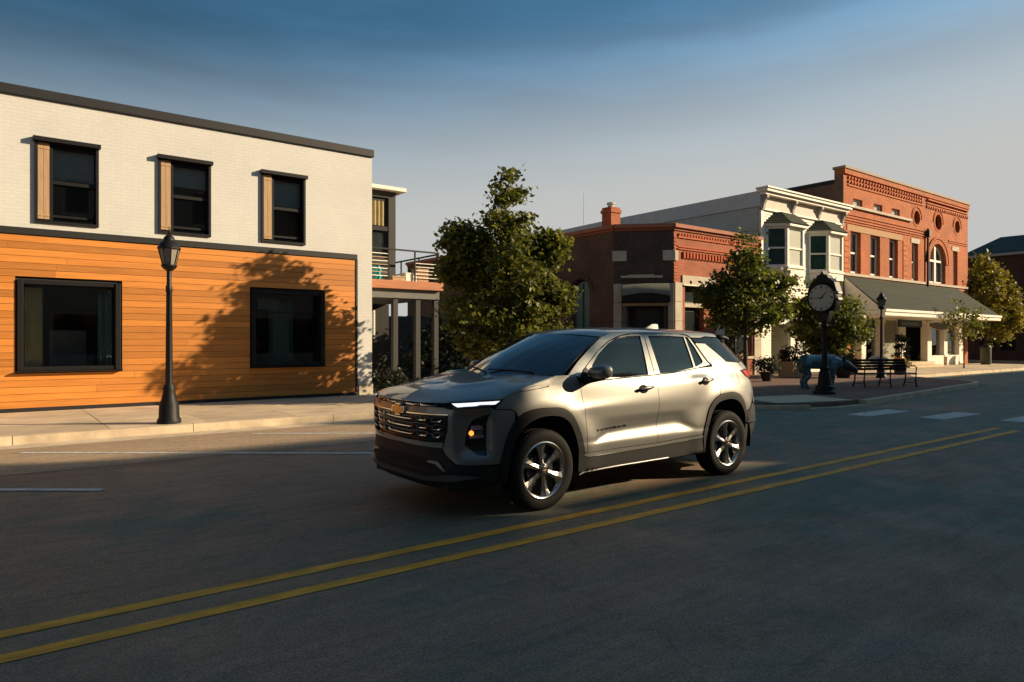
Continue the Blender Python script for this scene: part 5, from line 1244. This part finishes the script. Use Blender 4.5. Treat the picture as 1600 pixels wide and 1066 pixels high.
# wheels
def wheel(cx, sd_):
    yo = lambda d: CY+sd_*d
    w_ = MB(); n = 48
    prof = [(.262,.935),(.285,.944),(.318,.946),(.343,.938),(.357,.922),(.363,.90),(.364,.83),(.363,.76),(.356,.735),(.335,.72),(.26,.722)]
    o = len(w_.v)
    for r, d in prof:
        for k in range(n):
            a = 2*PI*k/n; w_.v.append((cx+r*math.cos(a), yo(d), .363+r*math.sin(a)))
    for i in range(len(prof)-1):
        for k in range(n): w_.f.append((i*n+k, i*n+(k+1)%n, (i+1)*n+(k+1)%n, (i+1)*n+k))
    ty = w_.obj('tyre', m_rubber, wheel_root, smooth=True)
    tr = MB()                                                # tread blocks round the shoulder
    for k in range(56):
        a0 = 2*PI*k/56; a1 = a0+2*PI/56*.62
        for (d0, d1) in ((.845,.905),(.765,.825)):
            P_ = [(cx+r*math.cos(a), yo(d), .363+r*math.sin(a)) for r in (.360,.3675) for a in (a0, a1) for d in (d0, d1)]
            tr.add(P_, [(4,5,7,6),(0,4,6,2),(1,3,7,5),(0,1,5,4),(2,6,7,3)])
    tr.obj('tread', m_rubber, ty, kind='stuff')
    rm_ = MB(); rp = [(.262,.930),(.250,.938),(.240,.934),(.228,.915),(.222,.84)]
    o = 0
    for r, d in rp:
        for k in range(n):
            a = 2*PI*k/n; rm_.v.append((cx+r*math.cos(a), yo(d), .363+r*math.sin(a)))
    for i in range(len(rp)-1):
        for k in range(n): rm_.f.append((i*n+k, i*n+(k+1)%n, (i+1)*n+(k+1)%n, (i+1)*n+k))
    rim = rm_.obj('rim', m_rim, wheel_root, smooth=True)
    dk = MB(); dk.add([(cx+.225*math.cos(2*PI*k/n), yo(.855), .363+.225*math.sin(2*PI*k/n)) for k in range(n)], [tuple(range(n))])
    dk.add([(cx+.15*math.cos(2*PI*k/n), yo(.875), .363+.15*math.sin(2*PI*k/n)) for k in range(n)], [tuple(range(n))])
    dk.obj('brake_disc', m_rimd, rim)
    for j in range(6):                                       # six spokes, each widening to the rim with a raised centre
        a = PI/2+2*PI*j/6+.12; ca, sa = math.cos(a), math.sin(a)
        def Pp(r, t, d): return (cx+r*ca-t*sa, yo(d), .363+r*sa+t*ca)
        sp_ = MB()
        for (r0, w0, d0), (r1, w1, d1) in zip([(.045,.022,.925),(.12,.024,.920),(.18,.034,.925),(.232,.060,.932)][:-1], [(.045,.022,.925),(.12,.024,.920),(.18,.034,.925),(.232,.060,.932)][1:]):
            sp_.add([Pp(r0,-w0,d0-.012),Pp(r0,0,d0),Pp(r0,w0,d0-.012),Pp(r1,-w1,d1-.012),Pp(r1,0,d1),Pp(r1,w1,d1-.012),Pp(r0,-w0,d0-.045),Pp(r0,w0,d0-.045),Pp(r1,-w1,d1-.045),Pp(r1,w1,d1-.045)], [(0,1,4,3),(1,2,5,4),(0,3,8,6),(2,7,9,5)])
        sp_.obj('spoke', m_rim, rim)
    hb_ = MB(); hb_.lathe((cx, yo(.90), .363), [(.062,0),(.060,sd_*.022),(.044,sd_*.030)], 20, axis='y'); hb_.obj('hub', m_rimd, rim, smooth=True)
    cp = MB(); cp.lathe((cx, yo(.93), .363), [(.034,0),(.033,sd_*.006),(.028,sd_*.008)], 20, axis='y')
    for j in range(5):
        a = 2*PI*j/5+.3; cp.lathe((cx+.050*math.cos(a), yo(.925), .363+.050*math.sin(a)), [(.010,0),(.010,sd_*.008)], 6, axis='y')
    cp.obj('hub_cap', m_chrome, rim, smooth=True)
    em = MB(); s_ = .014
    pl = [(-1.7,-.1),(-.75,-.1),(-.75,-.55),(.75,-.55),(.75,-.1),(1.7,-.1),(1.5,.35),(.7,.35),(.7,.65),(-.6,.65),(-.6,.35),(-1.5,.35)]
    em.prism(lambda x, z, d: (cx+x*s_, yo(.938+d), .363+z*s_), pl, 0, .003); em.obj('emblem', m_gold, rim)
for c in (0.0, 2.73):
    for sd_ in (-1, 1):
        wheel_root = bpy.data.objects.new('wheel', None); COL.objects.link(wheel_root); wheel_root.parent = car
        wheel_root.location = Vector((CX+c, CY+sd_*.83, .363))-wloc(car)
        wheel(CX+c, sd_)
# emblem on the grille band: gold bowtie in a chrome rim
pl = [(-.112,-.014),(-.108,-.028),(-.045,-.028),(-.052,-.050),(.040,-.050),(.046,-.028),(.098,-.028),(.112,.016),(.106,.028),(.045,.028),(.052,.050),(-.040,.050),(-.046,.028),(-.100,.028)]
FE_ = lambda k: (lambda x, z, d: (CX-.962-d, CY-x*k, .899+z*k))
em = MB(); em.prism(FE_(1.10), pl, -.03, .014); emo = em.obj('emblem', m_chrome, car, bevel=.003)
em = MB(); em.prism(FE_(.92), pl, .0, .019); em.obj('gold_bowtie', m_gold, emo)
# model lettering on the front door
fc = bpy.data.curves.new('lettering', 'FONT'); fc.body = 'EQUINOX'; fc.size = .027; fc.space_character = 1.75; fc.extrude = .0; fc.offset = .0008
fo_ = bpy.data.objects.new('lettering', fc); COL.objects.link(fo_)
dg = bpy.context.evaluated_depsgraph_get(); tm = bpy.data.meshes.new_from_object(fo_.evaluated_get(dg)); bpy.data.objects.remove(fo_)
xs = [v.co.x for v in tm.vertices]; x0, x1 = min(xs), max(xs)
b = MB(); nv = len(tm.vertices)
for dz in (.001, .006):
    b.v += [Wp(s_of_u(.657+.418*(v.co.x-x0)/(x1-x0)), .664+v.co.y*.95+.016*(v.co.x-x0)/(x1-x0), -1, dz) for v in tm.vertices]
fcs = [tuple(p.vertices) for p in tm.polygons]; ec = {}
for f in fcs:
    for i in range(len(f)):
        a, c = f[i], f[(i+1) % len(f)]; ec[(min(a,c),max(a,c))] = ec.get((min(a,c),max(a,c)), 0)+1
b.f = [tuple(i+nv for i in f) for f in fcs]+[(a, c, c+nv, a+nv) for (a, c), k in ec.items() if k == 1]
b.obj('lettering', m_gloss, fd[0], fix=False)
# ---------------------------------------------------------------- trees and plants
m_bark = M('bark', (.075, .055, .04), .9, var=.3, scale=12, stretch=(1,1,.25), bump=.6, bscale=30)
m_leaf1 = leafM('dark_leaves', (.016, .036, .014), (.23, .225, .022), .40)
m_leaf2 = leafM('green_leaves', (.020, .045, .013), (.21, .22, .024), .42)
m_leaf3 = leafM('yellow_leaves', (.075, .085, .012), (.34, .26, .022), .4)
m_leaf4 = leafM('hedge_leaves', (.014, .022, .011), (.030, .038, .016), .2)
def crown_mesh(org, prof, lobes, nclump, per, lsz, seed, squash=.75, sig=.17, wexp=1.3):
    """leaf-sized faces gathered in clumps through the crown's volume; prof = [(z, radius)], lobes = [(dx, dy, z, r)]"""
    rng = np.random.default_rng(seed); z0, z1 = prof[0][0], prof[-1][0]
    Z = np.array([p[0] for p in prof]); R = np.array([p[1] for p in prof])
    wts = np.interp(np.linspace(z0, z1, 200), Z, R)**wexp; cdf = np.cumsum(wts)/wts.sum()
    ph = rng.uniform(0, 6.28, 6); cl = []
    while len(cl) < nclump:
        if lobes and rng.random() < .12*len(lobes):
            L = lobes[rng.integers(len(lobes))]; d = rng.normal(size=3); d /= np.linalg.norm(d); r = L[3]*rng.uniform(.35, 1)**.6
            cl.append((L[0]+d[0]*r, L[1]+d[1]*r, L[2]+d[2]*r*.8)); continue
        z = np.interp(rng.random(), cdf, np.linspace(z0, z1, 200)); th = rng.uniform(0, 6.28)
        lump = 1+.16*math.sin(3*th+ph[0]+2.1*z)+.12*math.sin(5*th+ph[1]-3.3*z)+.10*math.sin(7*z+ph[2]+th)
        r = np.interp(z, Z, R)*lump*rng.uniform(.15, 1)**.42
        cl.append((r*math.cos(th), r*math.sin(th), z))
    cl = np.array(cl); n = nclump*per
    c = np.repeat(cl, per, axis=0); sg = np.repeat(rng.uniform(.6, 1.3, nclump), per)[:, None]*sig
    p = c+np.clip(rng.normal(size=(n, 3)), -1.8, 1.8)*sg*np.array((1.15, 1.15, squash))
    d = rng.normal(size=(n, 3)); d[:, 2] = np.abs(d[:, 2])*.9+.35; d /= np.linalg.norm(d, axis=1, keepdims=True)
    a = np.cross(d, rng.normal(size=(n, 3))); a /= np.linalg.norm(a, axis=1, keepdims=True); b = np.cross(d, a)
    s = lsz*rng.uniform(.45, 1.55, n)[:, None]
    P = np.stack([p-a*s*.5, p+b*s*.34+d*s*.08, p+a*s*.62, p-b*s*.34+d*s*.08], 1).reshape(-1, 3)+np.array(org)
    mb = MB(); mb.v = P; mb.f = np.arange(4*n).reshape(-1, 4)
    return mb, cl
def raw_obj(mb, name, mat, parent):
    me = bpy.data.meshes.new(name); V = np.asarray(mb.v, np.float32)-np.array(wloc(parent), np.float32); F_ = np.asarray(mb.f, np.int32)
    me.vertices.add(len(V)); me.vertices.foreach_set('co', V.ravel()); me.loops.add(F_.size); me.loops.foreach_set('vertex_index', F_.ravel())
    me.polygons.add(len(F_)); me.polygons.foreach_set('loop_start', np.arange(0, F_.size, 4, dtype=np.int32)); me.polygons.foreach_set('loop_total', np.full(len(F_), 4, np.int32))
    me.update(calc_edges=True); me.materials.append(mat); o = bpy.data.objects.new(name, me); COL.objects.link(o); o.parent = parent; return o
def tree(name, label, cat, loc, prof, lobes, nclump, per, lsz, leaf, tr, seed, group=None, trunk_top=None, lean=(0, 0), limbs=9, **k):
    root = thing(name, label, cat, loc, group); rng = random.Random(seed)
    mb, cl = crown_mesh(loc, prof, lobes, nclump, per, lsz, seed, **k)
    raw_obj(mb, 'crown', leaf, root)
    L = Vector(loc); zt = trunk_top or prof[-1][0]*.82
    def axis(z): q = z/zt; return L+Vector((lean[0]*q*q, lean[1]*q*q, z))+Vector((math.sin(z*1.3+seed)*.03*q, math.cos(z*1.7+seed)*.03*q, 0))
    zs = [-.05, .08, .3, .8]+[.8+(zt-.8)*i/8 for i in range(1, 9)]
    t = MB(); t.tube([tuple(axis(z)) for z in zs], [tr*(1.45 if z < .05 else 1.15 if z < .2 else 1)*(1-.85*max(0, z)/zt)+.004 for z in zs], 10)
    t.obj('trunk', m_bark, root, smooth=True)
    idx = sorted(range(len(cl)), key=lambda i: -np.hypot(cl[i][0], cl[i][1]))[:limbs*6]; rng.shuffle(idx)
    for i in idx[:limbs]:
        e = L+Vector(cl[i]); z0 = max(prof[0][0]*.9, min(zt*.9, cl[i][2]-rng.uniform(.4, .8)*max(.5, math.hypot(cl[i][0], cl[i][1])))); a = axis(z0)
        mid = a.lerp(e, .5)+Vector((0, 0, .1)); r0 = tr*.42*(1-.7*z0/zt)+.006
        t = MB(); t.tube([tuple(a), tuple(mid), tuple(e)], [r0, r0*.6, .005], 6); t.obj('limb', m_bark, root, smooth=True)
    return root
VR = (.794, -.607)                                            # to the right as seen from the road
def at(k): return (VR[0]*k, VR[1]*k)
tree('tree', 'large dark green tree with a pointed top standing right behind the silver car', 'tree', (10.16, 13.48, .13),
     [(.75,.75),(1.2,1.15),(1.8,1.34),(2.5,1.32),(3.2,1.18),(3.7,.92),(4.15,.62),(4.6,.44),(5.1,.27),(5.7,.04)],
     [(*at(-1.05),3.75,.52),(*at(-1.1),3.2,.5),(*at(.95),3.65,.42),(*at(1.0),2.4,.5)], 540, 64, .112, m_leaf1, .12, 11, limbs=12, sig=.14, wexp=1.12)
tree('tree', 'leafy green tree in front of the low brick corner building', 'tree', (20.05, 13.5, .13),
     [(1.75,.5),(2.1,1.1),(2.6,1.32),(3.2,1.12),(3.7,.70),(4.2,.38),(4.65,.22),(5.1,.04)],
     [(*at(1.0),3.2,.6),(*at(-1.0),2.9,.5)], 215, 52, .125, m_leaf2, .085, 21, group=None, sig=.17)
tree('tree', 'small green tree standing behind the black street clock', 'tree', (26.3, 14.0, .13),
     [(.75,.5),(1.2,.95),(1.8,1.3),(2.4,1.3),(2.9,.95),(3.3,.6),(3.7,.15)],
     [(*at(-.9),2.6,.5),(*at(.9),1.7,.5)], 200, 50, .135, m_leaf2, .07, 33, sig=.17)
tree('tree', 'yellow-green tree beyond the right end of the tall brick building', 'tree', (50.0, 16.4, .13),
     [(1.5,.8),(2.3,1.7),(3.2,1.95),(4.2,1.75),(5.2,1.25),(6.2,.7),(7.0,.2)],
     [(*at(1.5),3.0,.6),(*at(1.2),4.2,.6),(*at(-.8),5.0,.6)], 230, 46, .20, m_leaf3, .12, 41, sig=.24)
tree('sapling', 'thin sparse sapling at the kerb before the shingled shop awning', 'tree', (39.7, 14.0, .13),
     [(1.4,.35),(1.9,.85),(2.5,.95),(3.0,.7),(3.5,.25)], [(*at(.7),2.4,.35),(*at(-.6),2.6,.35)], 70, 16, .12, m_leaf1, .03, 51, trunk_top=3.3, limbs=10, sig=.14)
tree('tree', 'tall high-crowned tree added behind the camera to shade the road and bonnet', 'tree', (17.2, -5.6, .13),
     [(8.45,1.2),(8.9,2.1),(9.8,2.3),(10.6,1.6),(11.2,.4)], [(.7,.3,8.15,.75),(1.4,.3,8.4,.6),(2.0,.2,9.2,1.0),(3.6,.4,9.3,.95),(4.6,.5,9.3,.8)], 170, 40, .26, m_leaf2, .22, 61, trunk_top=10, sig=.26, limbs=8)  # added out of view; crown shaped to block sun past the car
hedge = tree('hedge', 'dark overgrown hedge below the deck and behind the large tree', 'hedge', (13.6, 19.6, 0),
     [(.1,1.3),(.8,1.9),(1.6,1.9),(2.3,1.5),(2.9,.5)], [(-1.9,.2,1.2,.9),(1.6,.3,1.4,.9),(2.6,.6,1.0,.8)], 190, 46, .15, m_leaf4, .08, 71, limbs=5, sig=.24)
tree('shrub', 'low dark shrub at the right corner of the white brick building', 'shrub', (9.0, 17.2, 0),
     [(.05,.3),(.25,.45),(.5,.4),(.75,.15)], [], 40, 40, .09, m_leaf4, .03, 81, limbs=3, sig=.10)
def planter(loc, label, h, r, mat, seed, shr, leaf, sq=False):
    root = thing('planter', label, 'planter', loc); x, y, z = loc
    if sq:
        b = MB(); b.box(x-r, x+r, y-r, y+r, z, z+h)
        for k in range(4): b.box(x-r-.01, x+r+.01, y-r-.01, y+r+.01, z+h*(k+.1)/4, z+h*(k+.85)/4)
    else: b = MB().lathe(loc, [(r*.62,0),(r*.78,h*.3),(r*.95,h*.8),(r*1.08,h*.86),(r*1.08,h),(r*.9,h),(r*.88,h*.85)], 18)
    b.obj('pot', mat, root, smooth=not sq)
    mb, cl = crown_mesh((x, y, z+h), [(-.05,shr*.6),(shr*.4,shr),(shr*.9,shr*.8),(shr*1.3,shr*.2)], [], 34, 36, .075, seed, sig=.10)
    raw_obj(mb, 'foliage', leaf, root); return root
planter((21.6, 13.7, .13), 'dark pot with a bushy shrub by the corner building entrance', .32, .22, m_char, 5, .36, m_leaf4)
planter((24.6, 14.6, .13), 'square light brick planter with dark shrub beside the framed notice', .62, .30, M('light_brick_planter', (.42,.32,.20), .85, var=.2, stretch=(1,1,6)), 6, .40, m_leaf4, True)
fl = planter((25.9, 13.2, .13), 'round dark planter with a large dark bush beside the bench', .40, .34, m_char, 9, .45, m_leaf4)
tp = thing('topiary', 'tiered topiary in a pot between the awning columns', 'plant', (37.1, 15.9, .13))
MB().lathe((37.1,15.9,.13), [(.16,0),(.22,.3),(.24,.34)], 14).obj('pot', m_char, tp, smooth=True); MB().lathe((37.1,15.9,.45), [(.025,0),(.02,1.5)], 8).obj('stem', m_bark, tp)
for zc, r in ((.75,.40),(1.22,.36),(1.66,.32)):
    mb, _ = crown_mesh((37.1,15.9,zc), [(-.16,r*.6),(0,r),(.16,r*.6)], [], 26, 40, .07, int(zc*100), sig=.06); raw_obj(mb, 'foliage', m_leaf4, tp)

# ---------------------------------------------------------------- street lamps
m_lglass = M('lamp_glass', (.26, .24, .20), .15, var=.1)
def lamp(loc, label, H=3.29):
    x, y, z = loc; root = thing('street_lamp', label, 'street lamp', loc, 'black street lamps along the pavements'); k = H/3.29
    MB().lathe(loc, [(.19,0),(.19,.06),(.165,.10),(.155,.32),(.12,.42),(.095,.55),(.10,.60),(.075,.66)], 20, flute=.06).obj('base', m_black, root, smooth=True)
    MB().lathe((x,y,z+.66), [(.060,0),(.046,1.6*k),(.055,1.62*k),(.055,1.70*k),(.040,1.74*k),(.040,2.0*k)], 16, flute=.08).obj('pole', m_black, root, smooth=True)
    zb = z+.66+2.0*k
    MB().lathe((x,y,zb-.02), [(.05,0),(.10,.04),(.13,.08),(.12,.10)], 12).obj('fitter', m_black, root, smooth=True)
    g = MB().lathe((x,y,zb+.08), [(.10,0),(.165,.27),(.165,.275)], 8).obj('lantern_glass', m_lglass, root)
    cg = MB()
    for q in range(8):
        a = 2*PI*q/8; cg.tube([(x+.103*math.cos(a),y+.103*math.sin(a),zb+.08),(x+.17*math.cos(a),y+.17*math.sin(a),zb+.355)], .009, 5)
    cg.lathe((x,y,zb+.345), [(.185,0),(.185,.025)], 16); cg.obj('lantern_frame', m_black, root)
    cp = MB().lathe((x,y,zb+.37), [(.18,0),(.14,.08),(.09,.12),(.085,.17),(.045,.21),(.02,.23)], 16).obj('cap', m_black, root, smooth=True)
    MB().lathe((x,y,zb+.60), [(.012,0),(.026,.025),(.012,.06),(.004,.13)], 10).obj('finial', m_black, cp, smooth=True)
    return root
l0 = lamp((2.5, 12.85, .13), 'black street lamp on the kerb before the orange clad wall', 3.2)
dup(l0, loc=(26.9, 12.25, .13), label='black lantern street lamp standing before the shingled shop awning')

# ---------------------------------------------------------------- street clock
cl_ = thing('street_clock', 'black four-footed post clock with white round face on the brick plaza', 'clock', (17.66, 9.5, .13))
cl_['label'] = 'black post clock with a white round face on the brick plaza'
x, y, z = 17.66, 9.5, .13
MB().lathe((x,y,z), [(.28,0),(.28,.06),(.23,.10),(.22,.20),(.17,.24),(.14,.55),(.11,.62),(.13,.68),(.09,.74)], 24, flute=.04).obj('base', m_black, cl_, smooth=True)
MB().lathe((x,y,z+.74), [(.09,0),(.075,.1),(.065,1.0),(.10,1.04),(.07,1.1),(.075,1.30)], 20, flute=.06).obj('pole', m_black, cl_, smooth=True)
zf = 2.66; R_ = .40
hd = MB(); hd.lathe((x-.16,y,zf), [(R_*.94,0),(R_,.03),(R_,.29),(R_*.94,.32)], 36, axis='x')
FX = lambda u, w, d: (x+d, y+u, w)
hd.prism(FX, [(-.12,2.02),(.12,2.02),(.20,2.32),(-.20,2.32)], -.10, .10)
hdo = hd.obj('clock_case', m_black, cl_, smooth=True)
cr = MB(); cr.prism(FX, [(-.40,zf+.16),(-.33,zf+.40),(-.17,zf+.52),(-.13,zf+.60),(-.05,zf+.62),(0,zf+.72),(.05,zf+.62),(.13,zf+.60),(.17,zf+.52),(.33,zf+.40),(.40,zf+.16),(.36,zf+.2),(.22,zf+.36),(0,zf+.42),(-.22,zf+.36),(-.36,zf+.2)], -.13, .13)
cr.obj('crest', m_black, cl_)
m_face = M('clock_face', (.44,.44,.39), .35, var=.05)
for sgn in (-1, 1):
    fa = MB(); fa.lathe((x+sgn*.162,y,zf), [(R_*.86,0),(R_*.86,sgn*.006)], 36, axis='x'); fo2 = fa.obj('clock_face', m_face, cl_)
    bz = MB(); n = 36
    bz.add([(x+sgn*(.16+dd), y+r*math.cos(2*PI*k/n), zf+r*math.sin(2*PI*k/n)) for dd, r in ((.0,R_*.86),(.03,R_*.88),(.03,R_*.96),(.0,R_)) for k in range(n)], [(i*n+k, i*n+(k+1)%n, (i+1)*n+(k+1)%n, (i+1)*n+k) for i in range(3) for k in range(n)])
    bz.obj('bezel', m_black, fo2, smooth=True)
    G_ = lambda u, w, d=0, s=sgn: (x+s*(.170+d), y+s*u, w)
    for k in range(12):
        a = 2*PI*k/12; r0, r1 = R_*(.62 if k % 3 == 0 else .68), R_*.80; wd = .018 if k % 3 == 0 else .012; c, s_ = math.cos(a), math.sin(a)
        mk = MB(); mk.prism(lambda u, w, d: G_(u, zf+w, d), [(r0*s_-wd*c, r0*c+wd*s_),(r0*s_+wd*c, r0*c-wd*s_),(r1*s_+wd*c, r1*c-wd*s_),(r1*s_-wd*c, r1*c+wd*s_)], 0, .003)
        mk.obj('hour_mark', m_black, fo2)
    for ang, ln, wd, nm in ((45, .20, .018, 'hour_hand'), (270, .31, .011, 'minute_hand')):
        a = math.radians(ang)*(1 if sgn < 0 else 1); s_, c = math.sin(a), math.cos(a); e = -.05
        if sgn < 0: s_ = s_
        mk = MB(); mk.prism(lambda u, w, d: G_(u, zf+w, d), [(e*s_-wd*c, e*c+wd*s_),(e*s_+wd*c, e*c-wd*s_),(ln*s_+wd*.4*c, ln*c-wd*.4*s_),(ln*s_-wd*.4*c, ln*c+wd*.4*s_)], .004, .008)
        mk.obj(nm, m_black, fo2)
for k in range(2):
    MB().fbox(lambda u, w, d: (x+u, y-.40-d, w), -.10, .10, zf+.10-k*.16, zf+.15-k*.16, -.02, .03).obj('side_trim', m_white, cl_)

# ---------------------------------------------------------------- bench
bn = thing('bench', 'black metal slatted bench with three leg frames on the brick plaza', 'bench', (21.7, 9.78, .13))
bx, by = (20.95, 10.17), (22.55, 9.34); dv = Vector((by[0]-bx[0], by[1]-bx[1])); BLn = dv.length; dv /= BLn
FBn = frame(bx, (dv.x, dv.y), (dv.y, -dv.x))                     # depth towards the road
for k in range(4): MB().fbox(FBn, 0, BLn, .13+.50+k*.088, .13+.575+k*.088, -.30-k*.018, -.275-k*.018).obj('back_slat', m_black, bn, bevel=.004)
for k in range(5): MB().fbox(FBn, 0, BLn, .13+.40, .13+.425, -.24+k*.085, -.165+k*.085).obj('seat_slat', m_black, bn, bevel=.004)
for f in (.03, BLn/2, BLn-.03):
    lg = MB(); q = lambda d, zz: FBn(f, .13+zz, d)
    lg.tube([q(.20,0), q(.15,.2), q(.17,.40), q(-.26,.40)], .022, 8); lg.tube([q(-.36,0), q(-.27,.2), q(-.26,.40), q(-.36,.86)], .022, 8); lg.tube([q(.16,.40), q(.19,.60), q(.10,.64), q(-.31,.62)], .018, 8); lg.tube([q(.17,.12), q(-.30,.12)], .012, 6)
    lg.obj('leg_frame', m_black, bn, smooth=True)

# ---------------------------------------------------------------- painted animal statue behind the clock
sx, sy, sz = 19.5, 10.62, .13
stt = thing('animal_statue', 'teal and pale blue painted statue of a four-legged animal behind the clock', 'statue', (sx, sy, sz))
e = Vector((.80, -.60, 0))                                        # head to the right as seen from the road
def loft(mb, secs, n=16):
    """closed tube of elliptical sections: (along, side, z, half width, half height)"""
    o = len(mb.v); nv = Vector((-e.y, e.x, 0))
    for a, sdd, zz, rw_, rh in secs:
        c = Vector((sx, sy, sz))+e*a+nv*sdd+Vector((0,0,zz))
        for k in range(n): mb.v.append(tuple(c+nv*(rw_*math.cos(2*PI*k/n))+Vector((0,0,rh*math.sin(2*PI*k/n)))))
    for i in range(len(secs)-1):
        for k in range(n): mb.f.append((o+i*n+k, o+i*n+(k+1)%n, o+(i+1)*n+(k+1)%n, o+(i+1)*n+k))
    mb.f.append(tuple(o+k for k in range(n))); mb.f.append(tuple(o+(len(secs)-1)*n+k for k in range(n)))
def limb3(mb, pts, rs, n=12):
    nv = Vector((-e.y, e.x, 0)); mb.tube([tuple(Vector((sx, sy, sz))+e*a+nv*b+Vector((0,0,c))) for a, b, c in pts], rs, n)
sb = MB()
loft(sb, [(-.60,0,.80,.05,.05),(-.57,0,.80,.15,.16),(-.45,0,.80,.21,.21),(-.25,0,.78,.23,.21),(0,0,.78,.23,.21),(.22,0,.80,.22,.22),(.40,0,.80,.19,.20),(.55,0,.76,.15,.16),(.66,0,.70,.11,.12),(.70,0,.69,.04,.05)])
for sd2 in (-.13, .13):
    limb3(sb, [(-.48,sd2,.78),(-.46,sd2,.52),(-.38,sd2,.40),(-.50,sd2,.20),(-.46,sd2,.05),(-.38,sd2,.03)], [.15,.12,.075,.058,.065,.05])
    limb3(sb, [(.32,sd2,.78),(.30,sd2,.50),(.31,sd2,.32),(.29,sd2,.14),(.30,sd2,.05),(.38,sd2,.03)], [.13,.09,.062,.055,.065,.05])
limb3(sb, [(-.58,0,.86),(-.66,0,.74),(-.68,0,.56)], [.03,.026,.012])
m, t, b_ = nodes('teal_statue_paint'); tcn = new(t, 'ShaderNodeTexCoord').outputs['Object']
f = maprange(t, noise(t, mapping(t, tcn, (3, 3, 5)), 1.0, 4), .42, .58, 0, 1); mx = new(t, 'ShaderNodeMix'); mx.data_type = 'RGBA'; t.links.new(f, mx.inputs[0])
mx.inputs[6].default_value = (.012, .075, .075, 1); mx.inputs[7].default_value = (.11, .21, .27, 1); t.links.new(mx.outputs[2], b_.inputs['Base Color']); b_.inputs['Roughness'].default_value = .35
so_ = sb.obj('body', m, stt, smooth=True); rmh = so_.modifiers.new('remesh', 'REMESH'); rmh.mode = 'VOXEL'; rmh.voxel_size = .022; rmh.use_smooth_shade = True
hb3 = MB(); loft(hb3, [(.58,0,.74,.10,.12),(.66,0,.72,.13,.16),(.80,0,.68,.135,.16),(.95,0,.60,.10,.12),(1.05,0,.54,.085,.09),(1.10,0,.52,.05,.05)])
nv = Vector((-e.y, e.x, 0))
for sd2 in (-.11, .11): limb3(hb3, [(.66,sd2,.84),(.64,sd2*1.5,.92),(.66,sd2*1.6,.97)], [.04,.035,.01])
ho = hb3.obj('head', M('dark_statue_paint', (.03,.035,.04), .4), stt, smooth=True); rmh = ho.modifiers.new('remesh', 'REMESH'); rmh.mode = 'VOXEL'; rmh.voxel_size = .02; rmh.use_smooth_shade = True

# ---------------------------------------------------------------- small things in front of the shops
os_ = thing('oval_sign', 'white oval sign on a short post in front of the shop columns', 'sign', (29.6, 13.6, .13))
FO_ = frame((29.6, 13.6), (.80, -.60), (-.60, -.80))
MB().prism(FO_, ell(0, .74, .42, .17, 28), -.02, .02).obj('board', m_white, os_); MB().prism(FO_, ell(0, .74, .35, .125, 28), .02, .026).obj('inner_panel', M('ivory_panel', (.66,.60,.48), .6), os_)
MB().fbox(FO_, -.03, .03, .13, .58, -.02, .02).obj('post', m_black, os_)
def flowers(loc, label, cols, seed):
    root = thing('flower_tub', label, 'flowers', loc); x, y, z = loc
    MB().lathe(loc, [(.20,0),(.26,.34),(.28,.38)], 16).obj('pot', m_char, root, smooth=True)
    mb, _ = crown_mesh((x,y,z+.4), [(-.05,.22),(.1,.30),(.25,.18)], [], 22, 22, .07, seed, sig=.07); raw_obj(mb, 'foliage', m_leaf2, root)
    mb, _ = crown_mesh((x,y,z+.5), [(-.05,.20),(.08,.27),(.2,.15)], [], 16, 9, .075, seed+1, sig=.05); raw_obj(mb, 'blossom', M('blossom_'+('orange', 'pink')[seed % 2], cols, .6), root)
flowers((30.2, 13.0, .13), 'tub of orange flowers to the right of the white oval sign', (.70,.26,.03), 2)
flowers((28.4, 14.2, .13), 'tub of pink flowers to the left of the white oval sign', (.60,.30,.42), 3)
fg = thing('hanging_flag', 'small orange and white flag hanging beside the framed notice', 'flag', (29.75, 16.2, 1.2))
FG = frame((29.62, 16.25), (1, 0), (0, -1))
MB().tube([FG(0,1.75,-.3), FG(.12,1.95,.35)], .012, 6).obj('flagpole', m_white, fg)
MB().fbox(FG, .06, .30, 1.30, 1.72, .14, .16).obj('cloth', M('orange_cloth', (.60,.15,.04), .8), fg); MB().fbox(FG, .30, .52, 1.36, 1.70, .14, .16).obj('cloth', M('pale_cloth', (.62,.58,.42), .8), fg)
bn2 = thing('litter_bin', 'dark green round litter bin at the right end of the shop awning', 'bin', (46.9, 15.4, .13))
MB().lathe((46.9,15.4,.13), [(.24,0),(.28,.1),(.28,.95),(.30,.97),(.30,1.02)], 20).obj('body', M('dark_green_metal', (.05,.06,.04), .5), bn2, smooth=True); MB().lathe((46.9,15.4,1.15), [(.30,0),(.22,.12),(.08,.16)], 20).obj('lid', m_black, bn2, smooth=True)
